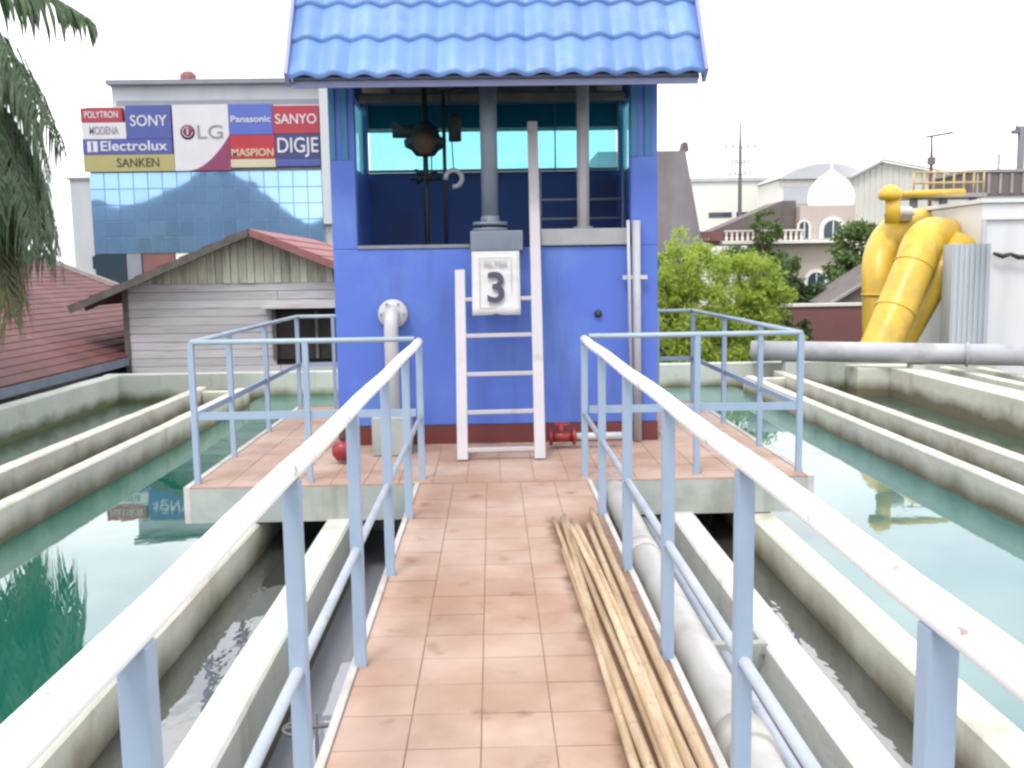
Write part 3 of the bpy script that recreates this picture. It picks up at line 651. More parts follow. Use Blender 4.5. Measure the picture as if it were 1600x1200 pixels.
# grey main over the far basin ends
t = thing('water_main', 'big grey water main lying across the far end of the right basins', 'pipe', (6, 15.4, 0))
MB().tube([(4.35, 16.02, .08), (6.4, 15.15, .08), (11.5, 12.98, .07)], .165, 24).build('pipe', M['greypipe'], t)
for u in (.02, .42, .8):
    p = Vector((4.35, 16.02, .08)).lerp(Vector((11.5, 12.98, .07)), u); dd = Vector((7.15, -3.04, 0)).normalized()
    MB().tube([p, p + dd * .04], .19, 24).build('flange', M['greypipe'], t)
for u in (.08, .33):
    p = Vector((4.35, 16.02, .08)).lerp(Vector((11.5, 12.98, .07)), u)
    MB().box(p.x - .1, p.y - .12, -2, p.x + .1, p.y + .12, -.09).build('saddle', M['conc_out'], t)

# ================================================================== LEFT BACKGROUND
# wooden hut
hut = thing('wooden_hut', 'weathered grey plank hut with cream gable behind the left basins', 'hut', (-4.5, 18.5, -2))
HX0, HX1, HY, HP = -7.0, -2.02, 18.5, (-4.5, 2.30)
zs = 1.31
MB().prism([(HX0 + .04, -2), (HX1 - .04, -2), (HX1 - .04, zs), (HP[0], HP[1] - .12), (HX0 + .04, zs)], HY + .12, HY + 6).build('wall', M['shadow'], hut)
pw = .158
for k in range(21):
    z0 = -2 + k * pw; z1 = z0 + pw - .008
    segs = [(HX0, HX1)]
    if z1 > -.16 and z0 < .76: segs = [(HX0, -4.17), (-2.55, HX1)]
    elif k % 3 == 1: segs = [(HX0, HX0 + 2.9), (HX0 + 2.91, HX1)]
    for xa, xb in segs:
        dy = rnd.uniform(0, .015)
        MB().box(xa, HY + dy, z0 + rnd.uniform(-.003, .003), xb, HY + .04 + dy, min(z1, zs)).build('siding_board', M['wood_grey'], hut)
MB().box(HX0 - .04, HY - .02, -2, HX0 + .06, HY + .12, zs).build('corner_board', M['wood_dark'], hut)
def rz(x): return HP[1] - abs(x - HP[0]) * (HP[1] - .93) / 3.35
gx = HX0 + .02; i = 0
while gx < HX1 - .05:
    w = rnd.uniform(.14, .2); gx2 = min(gx + w, HX1)
    dy = rnd.uniform(-.012, .012)
    if rz(gx) - .09 > zs or rz(gx2) - .09 > zs:
        poly = [(gx, zs + .002), (gx2 - .01, zs + .002), (gx2 - .01, max(zs + .02, rz(gx2) - .08)), (gx, max(zs + .02, rz(gx) - .08))]
        if gx < HP[0] < gx2: poly.insert(3, (HP[0], HP[1] - .08))
        MB().prism(poly, HY - .015 + dy, HY + .02 + dy).build('gable_board', M['wood_green'], hut)
    gx = gx2
# roof
for s in (-1, 1):
    p0 = Vector((HP[0], HY - .35, HP[1])); p1 = Vector((HP[0] + s * 3.4, HY - .35, rz(HP[0] + 3.4)))
    n_ = 8; mesh_m = M['pinkroof'] if s > 0 else M['wood_dark']
    for k in range(n_):
        a = p0.lerp(p1, k / n_); c = p0.lerp(p1, (k + 1) / n_ + .012)
        b = MB(); th = Vector((0, 0, .035)); up_ = Vector((0, 0, .03)); L_ = Vector((0, 6.6, 0))
        vs = [a, a + L_, c + L_, c, a + th * .6, a + L_ + th * .6, c + L_ + th * 1.4, c + th * 1.4]
        b.add(vs, [(0, 1, 2, 3), (7, 6, 5, 4), (0, 4, 5, 1), (1, 5, 6, 2), (2, 6, 7, 3), (3, 7, 4, 0)]); b.build('roof_sheet', M['pinkroof'] if s > 0 else M['redroof'], hut)
    MB().beam(p0 + Vector((0, -.03, -.05)), p1 + Vector((0, -.03, -.05)), .03, .13 if s < 0 else .11, up=(0, 0, 1)).build('fascia', M['wood_dark'] if s < 0 else M['pinkroof'], hut)
    for yy in (HY + .3, HY + 3):
        MB().beam(p0 + Vector((0, yy - HY + .4, -.06)), p1 + Vector((0, yy - HY + .4, -.06)), .05, .08, up=(0, 0, 1)).build('rafter', M['wood_dark'], hut)
wn = MB().box(-4.17, HY + .06, -.16, -2.55, HY + .09, .76).build('window', M['shadow'], hut)  # flat dark panel painted for the shade in the opening
for a in ((-4.22, -.16, -4.15, .80), (-2.57, -.16, -2.5, .80), (-3.4, -.15, -3.35, .76)):
    MB().box(a[0], HY - .03, a[1], a[2], HY + .05, a[3]).build('frame', M['wood_dark'], wn)
MB().beam((-4.35, HY - .14, .84), (-2.4, HY - .14, .84), .34, .03).build('awning', M['wood_grey'], hut)

# maroon roofed house
rh = thing('maroon_roof_house', 'low house with a long maroon roof left of the basins', 'house', (-9.5, 17, -2))
RX, RZ = -7.0, -.05; sl_ = .40
cr_ = 26; 
for k in range(42):
    a = k * .223; b_ = (k + 1) * .223 + .02
    x0, x1 = RX - a, RX - b_
    z0, z1 = RZ + a * sl_, RZ + b_ * sl_
    MB().add([(x0, 10.6, z0 + .006), (x0, 26, z0 + .006), (x1, 26, z1 - .008), (x1, 10.6, z1 - .008), (x0, 10.6, z0 - .02), (x0, 26, z0 - .02), (x1, 26, z1 - .04), (x1, 10.6, z1 - .04)],
             [(0, 1, 2, 3), (7, 6, 5, 4), (0, 4, 5, 1), (1, 5, 6, 2), (2, 6, 7, 3), (3, 7, 4, 0)]).build('roof_course', M['redroof'], rh)
MB().beam((RX + .05, 26.05, RZ + .02), (RX - 9.3, 26.05, RZ + 9.3 * sl_ + .06), .14, .14).build('verge', M['ridge'], rh)
MB().box(RX - 9, 10.8, -2, RX - .75, 25.8, RZ - .02 - .0).build('wall', M['greyconc'], rh)
MB().box(RX - .03, 10.6, RZ - .17, RX + .03, 26, RZ - .03).build('fascia', M['greysteel'], rh)

# shop building
sh = thing('shop_building', 'tall shop building with mirror glass front and brand signboards', 'building', (-13, 45, -2))
fx = lambda px: -18.47 + (px - 125) * .02882
fz = lambda r: 9.1 - (r - 163) * .0298
YF = 45.
MB().box(fx(130), YF + .3, -2, fx(512), YF + 14, fz(163)).build('wall', M['bwall'], sh)
MB().box(fx(78), YF + 1.5, -2, fx(130) - .02, YF + 12, fz(268)).build('side_wing', M['bwall'], sh)
MB().box(fx(78) - .1, YF + 1.4, fz(268) + .003, fx(130) - .02, YF + 12.1, fz(264)).build('wing_coping', M['ridge'], sh)
w = MB().box(fx(108), YF + 1.44, fz(408), fx(118), YF + 1.49, fz(388)).build('window', M['pane'], sh)
MB().box(fx(162), YF + 1, fz(163) + .003, fx(512), YF + 13, fz(128)).build('upper_wall', M['bwall'], sh)
MB().box(fx(170), YF + .93, fz(160), fx(500), YF + .99, fz(151)).build('window_band', M['bgrey'], sh)
MB().box(fx(158), YF + .6, fz(128) + .003, fx(520), YF + 13.4, fz(121)).build('roof_band', M['bgrey'], sh)
MB().prism([(fx(300), fz(121) + .003), (fx(520), fz(121) + .003), (fx(520), fz(112)), (fx(420), fz(112)), (fx(360), fz(116))], YF + 4, YF + 12).build('roof', M['fargrey'], sh)
tk = MB().lathe((fx(275), YF + 2, fz(121)), [(0, .0), (.38, .0), (.38, .45), (.2, .6), (0, .62)], 14).build('roof_tank', M['pinkroof'], sh)
MB().box(fx(500), YF - .2, fz(345), fx(513), YF + .29, fz(128)).build('pillar', M['bwall'], sh)
ncol, nrow = 16, 5
gx0, gx1, gz0, gz1 = fx(131), fx(498), fz(386), fz(263)
gwid = (gx1 - gx0) / ncol; gh = (gz1 - gz0) / nrow
gm = MB().box(-gwid / 2 + .02, -.02, -gh / 2 + .02, gwid / 2 - .02, .02, gh / 2 - .02).mesh('glass_pane', M['pglass'])
MB().box(gx0, YF + .1, gz0, gx1, YF + .14, gz1).build('mullion_grid', M['mull'], sh)
for i in range(ncol):
    for j in range(nrow):
        piece('glass_pane', gm, sh, (gx0 + gwid * (i + .5), YF + .08, gz0 + gh * (j + .5)), (rnd.uniform(-.0012, .0012), 0, rnd.uniform(-.0012, .0012)))
MB().box(fx(131), YF + .1, -2, fx(180), YF + .2, gz0 - .01).build('lower_window', M['pane'], sh)
MB().box(fx(182), YF + .05, -2, fx(205), YF + .2, gz0 - .01).build('lower_pier', M['bgrey'], sh)
MB().box(fx(207), YF + .1, -2, fx(258), YF + .2, gz0 - .01).build('lower_shutter', M['maroonwall'], sh)
MB().box(fx(260), YF + .1, -2, fx(498), YF + .2, gz0 - .01).build('lower_wall', M['farwhite'], sh)
# signboards
def panel(px0, r0, px1, r1, m, txt=None, tm_=None, size=.5, tw_=None, cx=None, cz=None, y=YF - .05, bold=.004):
    p = MB().box(fx(px0) + .01, y, fz(r1) + .01, fx(px1) - .01, y + .3, fz(r0) - .01).build('sign_panel', M[m], sh)
    if txt: text(txt, size, M[tm_], p, (cx if cx is not None else (fx(px0) + fx(px1)) / 2, y - .012, cz if cz is not None else (fz(r0) + fz(r1)) / 2), width=tw_, ext=.01, bold=bold)
    return p
panel(125, 166, 190, 188, 's_red', 'POLYTRON', 's_white', .42, 1.5)
panel(125, 188, 195, 213, 's_white', 'MODENA', 's_lgrey', .5, 1.3)
panel(195, 163, 266, 213, 's_blue', 'SONY', 's_white', .68, 1.65, cz=fz(187))
panel(125, 213, 266, 236, 's_blue', None)
text('Electrolux', .62, M['s_white'], sh, (fx(205), YF - .062, fz(224)), width=3.0, ext=.01, bold=.006)
MB().box(fx(133), YF - .07, fz(232), fx(149), YF - .052, fz(216)).build('logo', M['s_white'], sh)
MB().box(fx(139), YF - .078, fz(231), fx(142), YF - .072, fz(217)).build('logo_bar', M['s_blue'], sh)
panel(125, 236, 268, 262, 's_yellow', 'SANKEN', 's_dark', .55, 1.9, cx=fx(211))
lg = panel(268, 163, 356, 262, 's_white', 'LG', 's_lgrey', .85, 1.15, cx=fx(326), cz=fz(205), bold=.005)
MB().lathe((fx(291), YF - .06, fz(204)), [(0, -.01), (.33, -.01), (.33, .008)], 24, 'y').build('logo_disc', M['s_logo'], lg)
MB().tube([(fx(291) + .22 * math.cos(a), YF - .078, fz(204) + .22 * math.sin(a)) for a in [R(80 + k * 23) for k in range(13)]], .022, 5).build('logo_ring', M['s_white'], lg)
MB().box(fx(290), YF - .09, fz(208), fx(292), YF - .072, fz(199)).build('logo_letter', M['s_white'], lg)
poly = [(fx(355.6), fz(262) + .012), (fx(355.6), fz(210))] + [(fx(355.6 - 67 * t ** 1.0), fz(210 + 51.6 * (1 - (1 - t) ** 1.9))) for t in [k / 12 for k in range(1, 13)]]
poly = list(reversed(poly))
MB().prism(poly, YF - .07, YF - .052).build('swoosh', M['s_magenta'], lg)
panel(356, 163, 425, 209, 's_blue2', 'Panasonic', 's_white', .40, 1.8, bold=.005)
panel(425, 166, 498, 208, 's_red', 'SANYO', 's_white', .62, 1.85)
panel(356, 209, 427, 245, 's_red2', 'MASPION', 's_cream', .46, 1.9, cz=fz(236), bold=.006)
panel(356, 245, 427, 258, 's_cream')
panel(427, 208, 498, 245, 's_navy', 'DIGJE', 's_white', .95, 1.85, bold=.006)
panel(427, 245, 498, 257, 's_blue')
MB().box(fx(125), YF - .1, fz(263), fx(500), YF + .2, fz(259)).build('sign_ledge', M['bwall'], sh) if False else None
MB().tube([(fx(466), YF - 3, -2), (fx(466), YF - 3, fz(290))], .09, 8)

# ================================================================== RIGHT BACKGROUND
# tall steep roof
t = thing('steep_roof_building', 'tall steep brown shingle roof rising behind the right tower edge', 'building', (6, 38, -2))
MB().prism([(3.5, 2.0), (8.35, 2.0), (7.6, 5.95), (4.2, 5.95)], 37.9, 41).build('roof', M['greyroof'], t)
MB().prism([(7.45, 5.955), (7.75, 5.955), (7.7, 6.25), (7.55, 6.3)], 37.95, 38.6).build('finial', M['brownroof'], t)
MB().box(3.8, 38.2, -2, 8.2, 40.8, 1.99).build('wall', M['brownroof'], t)
# far white hall
t = thing('long_white_hall', 'long pale hall with flat grey roof edge and dark slit windows', 'building', (22, 80, -2))
MB().box(15.5, 80, -2, 32, 95, 8.35).build('wall', M['farwhite'], t)
MB().box(15.3, 79.8, 8.353, 32.2, 95, 8.65).build('roof', M['fargrey'], t)
for x in (18.0, 20.3, 22.6):
    MB().box(x, 79.93, 5.45, x + 1.9, 79.99, 5.85).build('window', M['pane'], t)
t = thing('grey_curved_roof_building', 'low building with grey curved roof beside the white dome', 'building', (25.2, 72, -2))
cr2 = [(21 + 7.2 * k / 10, 7.75 + 1.1 * math.sin(math.pi * k / 10)) for k in range(11)]
MB().prism([(21, 7.7)] + cr2[1:-1] + [(28.2, 7.7)], 71, 77).build('roof', M['fargrey'], t)
MB().box(21.2, 71.4, -2, 28, 77, 7.69).build('wall', M['farwhite'], t)
MB().box(21.6, 71.3, 5.9, 26.2, 71.39, 7.2).build('window', M['fargrey'], t)
# dome
t = thing('white_dome', 'white dome standing on a drum behind the arched house', 'dome', (21.1, 60, -2))
MB().lathe((21.1, 60, 5.1), [(1.35, -1.2), (1.35, 0), (1.42, .5), (1.25, 1.1), (.85, 1.6), (.35, 1.95), (.06, 2.2), (.03, 2.9), (0, 2.95)], 24).build('cupola', M['domewhite'], t)
MB().box(19.6, 58.8, -2, 22.6, 61.4, 3.89).build('drum', M['domewhite'], t)
t = thing('thin_minaret', 'faint thin pale spire beside the white dome', 'spire', (24.5, 78, -2))
MB().lathe((24.6, 78, 0), [(.35, -2), (.35, 9.0), (.45, 9.2), (.2, 10.4), (.05, 11.4), (0, 11.5)], 12).build('shaft', M['domewhite'], t)
# warehouse
t = thing('cream_warehouse', 'cream corrugated warehouse with low gable roof', 'warehouse', (30, 70, -2))
WP = [(26.0, 4.95), (34.2, 4.95), (34.2, 7.55), (28.3, 8.75), (26.0, 7.6)]
MB().prism([(26.0, -2), (38, -2), (38, 6.9), (28.3, 8.75), (26.0, 7.6)], 70, 95).build('wall', M['cream'], t)
for k in range(28):
    x = 26.2 + k * .42; zt = 7.6 + (x - 26) * .5 if x < 28.3 else 8.75 - (x - 28.3) * .19
    MB().box(x, 69.93, 4.2, x + .12, 69.995, zt - .12).build('cladding_rib', M['cream'], t)
MB().beam((25.8, 69.8, 7.62), (28.3, 69.8, 8.87), .5, .14).build('roof_edge', M['fargrey'], t)
MB().beam((28.3, 69.8, 8.87), (38.2, 69.8, 6.95), .5, .12).build('roof_edge', M['farwhite'], t)
MB().box(26, 69.6, 3.95, 38, 69.92, 4.25).build('lower_ledge', M['bgrey'], t)
# arched house
t = thing('arched_house', 'pink plaster house with an arched window and balcony', 'house', (13.9, 40, -2))
MB().box(12.8, 40, 2.5, 15.1, 43, 3.9).build('upper_wall', M['pink'], t)
MB().box(11.4, 39.7, -2, 15.0, 43, 2.36).build('lower_wall', M['pink'], t)
MB().box(9.4, 39.2, 2.363, 15.2, 43, 2.5).build('balcony_slab', M['farwhite'], t)
def archpoly(cx, z0, r, h): return [(cx - r, z0), (cx + r, z0)] + [(cx + r * math.cos(a), z0 + h + r * math.sin(a)) for a in [k * math.pi / 10 for k in range(11)]]
for cx, z0, r, h, y in ((14.15, 2.55, .55, .35, 39.93), (12.95, 2.55, .28, .5, 39.93), (13.4, .3, .5, .5, 39.63)):
    MB().prism(archpoly(cx, z0, r, h), y, y + .06).build('arch_surround', M['farwhite'], t)
    w = MB().prism(archpoly(cx, z0 + .02, r * .68, h), y - .03, y - .003).build('window', M['pane'], t)
    MB().box(cx - .02, y - .06, z0, cx + .02, y - .032, z0 + h + r * .66).build('glazing_bar', M['farwhite'], w)
for k in range(15):
    x = 9.6 + k * .22
    MB().lathe((x, 39.4, 2.5), [(.05, 0), (.07, .12), (.04, .2), (.06, .3), (.05, .36)], 8).build('baluster', M['farwhite'], t)
MB().box(9.5, 39.32, 2.862, 12.8, 39.48, 2.92).build('balustrade_rail', M['farwhite'], t)
MB().box(7.9, 39.6, 2.5, 12.78, 42, 2.9).build('brown_band', M['maroonwall'], t)
MB().prism([(9.2, 2.91), (12.78, 2.91), (12.78, 4.15), (12.2, 4.15)], 40.5, 43).build('roof', M['brownroof'], t)
# maroon wall & dark roof
t = thing('maroon_boundary_wall', 'maroon boundary wall with white coping below the trees', 'wall', (9.5, 26, -2))
MB().box(7.6, 26, -2, 12.5, 26.2, .36).build('wall', M['maroonwall'], t)
MB().box(7.55, 25.95, .363, 12.55, 26.25, .44).build('coping', M['farwhite'], t)
t = thing('dark_shed_roof', 'dark brown shed roof just behind the maroon boundary wall', 'shed', (12, 30, -2))
MB().prism([(10.7, .25), (14.5, .25), (14.5, 1.5), (12.7, 1.5)], 30, 33).build('roof', M['brownroof'], t)
MB().beam((10.6, 29.9, .28), (12.7, 29.9, 1.56), .1, .08).build('roof_edge', M['ridge'], t)
MB().box(10.9, 30.2, -2, 14.3, 32.8, .24).build('wall', M['pink'], t)

# white tank + annex
t = thing('white_steel_tank', 'big white panelled steel tank at the right edge', 'tank', (11.8, 21, -2))
MB().box(9.45, 18.5, -2, 15.5, 21.6, 2.62).build('body', M['tankwhite'], t, bevel=.03)
MB().box(9.40, 18.45, 2.623, 15.6, 21.65, 2.70).build('top_flange', M['tankwhite'], t)
for z in (2.3,):
    MB().box(9.43, 18.44, z, 15.5, 18.495, z + .05).build('stiffener', M['tankwhite'], t)
for x in (9.45, 10.9, 12.4):
    MB().box(x - .02, 18.42, -2, x + .05, 18.493, 2.29).build('stiffener', M['tankgrey'], t)
t = thing('sheet_annex', 'pale corrugated sheet box standing against the white tank', 'enclosure', (9, 18.2, -2))
MB().box(8.66, 18.0, -2, 9.38, 18.4, 1.84).build('panel', M['tankgrey'], t)
for k in range(7):
    MB().box(8.69 + k * .1, 17.975, -2, 8.73 + k * .1, 17.998, 1.84).build('corrugation', M['tankgrey'], t)
tag(MB().tube([(9.62, 18.36, 1.66), (9.8, 18.35, 1.60), (9.95, 18.35, 1.64), (10.1, 18.35, 1.58), (10.5, 18.35, 1.57)], [.03, .05, .035, .05, .03], 7).build('cable_clip', M['dark']), 'dark cable clipped across the white tank front', 'cable')

# yellow pipes
t = thing('yellow_pipe', 'foremost thick yellow pipe sloping down from an elbow in the tank', 'pipe', (7.9, 18.2, -2))
pts = [(9.46, 19.75, 2.0), (9.1, 19.5, 2.03)] + arc((8.95, 19.35, 2.03), (8.52, 19.0, 2.08), (8.28, 18.7, 1.55), 10) + [(7.42, 18.1, .0), (6.3, 17.75, -1.95)]
MB().tube(pts, .375, 28).build('pipe', M['yellow'], t)
for u in ((7.73, 18.32, .56), (8.2, 18.65, 1.41)):
    p = Vector(u); dd = Vector((.86, .6, 1.55)).normalized()
    MB().tube([p, p + dd * .03], .39, 28).build('weld_band', M['yellow'], t)
t = thing('yellow_pipe', 'upright yellow pipe with a bend behind the foremost one', 'pipe', (7.6, 19.2, -2))
pts = [(9.44, 19.9, 2.3), (8.9, 19.7, 2.35)] + arc((8.7, 19.6, 2.35), (8.0, 19.4, 2.3), (7.98, 19.3, 1.95), 5)[:3] + arc((8.35, 19.4, 2.2), (7.72, 19.2, 1.85), (7.72, 19.2, 1.2), 8) + [(7.74, 19.15, .6), (7.78, 19.1, -1.95)]
MB().tube([(9.46, 21.0, 2.35), (9.1, 20.8, 2.32)] + arc((8.8, 20.6, 2.28), (7.95, 19.9, 1.98), (7.92, 19.6, 1.15), 10) + [(7.93, 19.55, .5), (8.0, 19.5, -1.95)], .335, 24).build('pipe', M['yellow'], t)
MB().tube([(7.925, 19.56, .85), (7.925, 19.56, .89)], .355, 24).build('weld_band', M['yellow'], t)
t = thing('yellow_pipe', 'lower short yellow pipe below the foremost one beside the sheet box', 'pipe', (8.2, 18.9, -2))
MB().tube([(9.4, 19.0, 1.9), (8.85, 18.95, 1.3), (8.1, 18.85, 0), (7.0, 18.7, -1.95)], .29, 22).build('pipe', M['yellow'], t)
t = thing('yellow_header_pipe', 'thin yellow header pipe with a knob above the thick pipes', 'pipe', (8.4, 19.4, 2.3))
MB().tube([(8.16, 19.6, 2.3), (8.16, 19.6, 2.85)], .15, 14).build('riser', M['yellow'], t)
MB().lathe((8.10, 19.6, 2.86), [(0, -.1), (.2, -.08), (.24, 0), (.2, .12), (.1, .2), (0, .22)], 14).build('cap', M['yellow'], t)
MB().tube([(8.16, 19.6, 2.88), (9.75, 19.9, 2.93)], .075, 12).build('pipe', M['yellow'], t)
MB().lathe((8.55, 20.2, 2.58), [(0, -.22), (.26, -.2), (.26, -.1), (.3, -.1), (.3, -.02), (.24, .08), (0, .1)], 16).build('white_flange', M['tankwhite'], t)
# tank top railing
t = thing('yellow_guard_railing', 'yellow guard railing along the catwalk behind the tank', 'railing', (12, 24, -2))
for z in (3.72, 3.46): MB().tube([(10.5, 24, z), (12.25, 24, z)], .03, 6).build('rail', M['paleyellow'], t)
for k in range(8): MB().tube([(10.5 + k * .25, 24, 3.2), (10.5 + k * .25, 24, 3.73)], .025, 6).build('post', M['paleyellow'], t)
MB().box(10.4, 23.9, 3.1, 12.3, 24.9, 3.2).build('catwalk', M['ridge'], t)
for k in range(3): MB().box(10.6 + k * .75, 24.3, -2, 10.75 + k * .75, 24.45, 3.09).build('leg', M['ridge'], t)
t = thing('brown_parapet_tank', 'brown grey parapet with railing at the far right above the tank', 'structure', (13.5, 25, -2))
MB().box(12.4, 25, -2, 17, 27, 3.2).build('wall', M['farwhite'], t)
MB().box(12.35, 24.9, 3.203, 17, 27, 3.78).build('parapet', M['brownroof'], t)
MB().box(12.3, 24.85, 3.783, 17, 27, 3.86).build('coping', M['ridge'], t)
for k in range(10): MB().box(12.5 + k * .3, 24.86, 3.25, 12.56 + k * .3, 24.897, 3.75).build('parapet_bar', M['ridge'], t)

# poles
t = thing('street_lamp', 'tall street lamp with flat head behind the yellow pipes', 'street lamp', (18.2, 40, -2))
MB().tube([(18.2, 40, -2), (18.2, 40, 5.7), (18.18, 40, 6.6)], [.09, .07, .04], 8).build('pole', M['redpole'], t)
MB().box(18.06, 39.9, 5.5, 18.34, 40.1, 5.8).build('junction_box', M['polegrey'], t)
MB().beam((18.0, 40, 6.62), (19.0, 40, 6.78), .3, .08).build('lamp_head', M['polegrey'], t)
t = thing('utility_pole', 'dark utility pole with crossarms at the right edge', 'pole', (21.95, 40, -2))
MB().tube([(21.95, 40, -2), (21.9, 40, 7.0)], .15, 10).build('pole', M['polegrey'], t)
MB().box(21.5, 39.9, 6.7, 22.4, 40.1, 6.85).build('crossarm', M['polegrey'], t)
MB().lathe((21.7, 40, 6.85), [(.06, 0), (.08, .1), (.03, .2)], 8).build('insulator', M['polegrey'], t)
t = thing('utility_pole', 'thin pale pole just left of the dark utility pole', 'pole', (21.0, 40, -2))
MB().tube([(21.0, 40, -2), (21.0, 40, 5.9)], .07, 8).build('pole', M['ridge'], t)
t = thing('transmission_pole', 'slim grey transmission mast with three crossarms above the white hall', 'pole', (15.45, 60, -2))
MB().tube([(15.45, 60, -2), (15.42, 60, 8.4), (15.4, 60, 10.3)], [.14, .11, .05], 8).build('mast', M['polegrey'], t)
for z, w_ in ((8.65, 1.0), (7.7, .55), (7.0, .7)):
    MB().box(15.42 - w_, 59.95, z, 15.42 + w_, 60.05, z + .1).build('crossarm', M['fargrey'], t)
    for s in (-1, -.5, .5, 1): MB().lathe((15.42 + s * w_ * .9, 60, z + .1), [(.07, 0), (.09, .12), (.03, .26)], 6).build('insulator', M['fargrey'], t)
def wire(pts, label, r=.012):
    tag(MB().tube(pts, r, 4).build('power_line', M['fargrey']), label, 'cable', 'power lines against the sky')
def sag(a, b, s, n=12): return [Vector(a).lerp(Vector(b), k / n) - Vector((0, 0, s * 4 * (k / n) * (1 - k / n))) for k in range(n + 1)]
wire(sag((15.9, 60, 9.0), (21.7, 40, 7.05), .35), 'thin power line between the transmission mast and the utility pole')
wire(sag((18.9, 40, 6.8), (21.5, 40, 6.95), .08), 'short thin line between the street lamp and the utility pole')

# ================================================================== VEGETATION
def foliage(blobs, n, size, seed, droop=.3, squash=1., narrow=.45):
    r = random.Random(seed); b = MB(); vs = []; fs = []
    tot = sum(q[3] ** 2 for q in blobs)
    for (cx, cy, cz, rad, rzr) in blobs:
        cl = []
        for k in range(int(18 * rad * rad / tot * len(blobs)) + 14):
            while True:
                p = Vector((r.uniform(-1, 1), r.uniform(-1, 1), r.uniform(-1, 1)))
                if .15 < p.length < 1: break
            p = p.normalized() * (.45 + .55 * p.length)
            cl.append((Vector((cx + p.x * rad, cy + p.y * rad, cz + p.z * rzr)), rad * r.uniform(.16, .36)))
        for k in range(int(n * rad ** 2 / tot)):
            c, cr_ = r.choice(cl); q = Vector((r.gauss(0, .5), r.gauss(0, .5), r.gauss(0, .45))) * cr_
            p = c + q
            if p.z < -1.9: continue
            d1 = Vector((r.uniform(-1, 1), r.uniform(-1, 1), r.uniform(-1, .5) - droop)).normalized()
            d2 = d1.cross(Vector((r.uniform(-1, 1), r.uniform(-1, 1), r.uniform(-1, 1)))).normalized()
            s = size * r.uniform(.6, 1.3); o = len(vs)
            vs += [p, p + d1 * s * .5 + d2 * s * narrow * .5, p + d1 * s, p + d1 * s * .5 - d2 * s * narrow * .5]; fs.append((o, o + 1, o + 2, o + 3))
    b.add(vs, fs); return b
def tree(name, label, cat, base, blobs, n, size, leaf, seed, trunk_r=.12, group=None, narrow=.45):
    t = thing(name, label, cat, base, group)
    r = random.Random(seed + 99)
    bx, by, bz = base
    tops = [Vector(q[:3]) for q in blobs]
    mid = sum(tops, Vector()) / len(tops)
    tb = MB(); tb.tube([(bx, by, bz), (bx + .05, by, (bz + mid.z) / 2), (mid.x, mid.y, mid.z)], [trunk_r, trunk_r * .75, trunk_r * .4], 8)
    tb.build('trunk', M['bark'], t)
    lb = MB()
    for q in blobs:
        for k in range(3):
            e = Vector(q[:3]) + Vector((r.uniform(-1, 1) * q[3] * .7, r.uniform(-1, 1) * q[3] * .7, r.uniform(-.2, .8) * q[4] * .8))
            st = Vector((bx, by, bz)).lerp(mid, r.uniform(.4, .9))
            lb.tube([st, st.lerp(e, .5) + Vector((0, 0, .1)), e], [trunk_r * .4, trunk_r * .25, .012], 5)
    lb.build('limbs', M['bark'], t)
    foliage(blobs, n, size, seed, narrow=narrow).build('crown', M[leaf], t)
    return t
tree('leafy_bush', 'tall bright green bush touching the right side of the blue house', 'bush', (4.6, 22, -2),
     [(4.25, 22, 1.5, .75, .85), (4.85, 22.2, .95, .8, 1.0), (4.2, 22, .2, .9, .9), (5.0, 21.8, -.3, .8, .9), (4.4, 21.8, -1.1, 1.1, .9), (3.7, 22.2, .9, .7, .9), (3.5, 22.2, -.2, .8, 1.1)], 26000, .13, 'leaf_bright', 3, narrow=.3)
tree('leafy_bush', 'bright green bush right of the tallest bush behind the basins', 'bush', (6.2, 22.5, -2),
     [(5.95, 22.5, 1.1, .65, .8), (6.45, 22.4, .65, .65, .75), (6.2, 22.4, -.3, .85, .9), (5.6, 22.6, -.9, .8, .9), (6.9, 22.3, -.9, .65, .8)], 20000, .13, 'leaf_bright', 5, narrow=.3)
tree('dark_shrub', 'dark green shrub in front of the maroon boundary wall', 'shrub', (7.5, 24, -2),
     [(7.4, 24, -.5, .6, .8), (7.9, 24.2, -1.1, .6, .7), (6.9, 23.8, -.2, .5, .9), (5.3, 23.8, .1, .5, 1.3)], 9000, .13, 'leaf_dark', 8)
tree('background_tree', 'mid green tree right of the arched house', 'tree', (13.2, 34, -2),
     [(13.2, 34, 2.0, .95, .95), (14.0, 34, 1.5, .9, 1.0), (12.7, 34, 1.0, .8, .8), (13.6, 34, .6, 1.0, .8), (12.2, 34, .4, .6, .5)], 16000, .2, 'leaf_mid', 11, .2)
tree('background_tree', 'dark low tree between the bright bushes and the arched house', 'tree', (11.0, 33, -2),
     [(10.6, 33, .5, .65, .5), (11.3, 33, .3, .7, .5), (10.0, 33, .8, .6, .5), (12.0, 32.5, .2, .6, .45)], 9000, .18, 'leaf_dark', 13, .15)
tree('background_tree', 'pale green tree in front of the brown roof of the arched house', 'tree', (11.0, 38.5, -2),
     [(11.0, 38.5, 3.0, .55, .7), (10.8, 38.4, 2.2, .4, .6), (9.8, 38.2, 1.7, .9, .45), (11.6, 38.2, 1.6, .6, .35)], 6000, .16, 'leaf_mid', 17, .1)
tree('background_tree', 'tree hidden mostly behind the palm on the far left', 'tree', (-17, 34, -2),
     [(-17.2, 34, 2.0, 1.6, 1.3), (-18.8, 34, 2.6, 1.6, 1.4)], 7000, .25, 'leaf_dark', 19, .2)

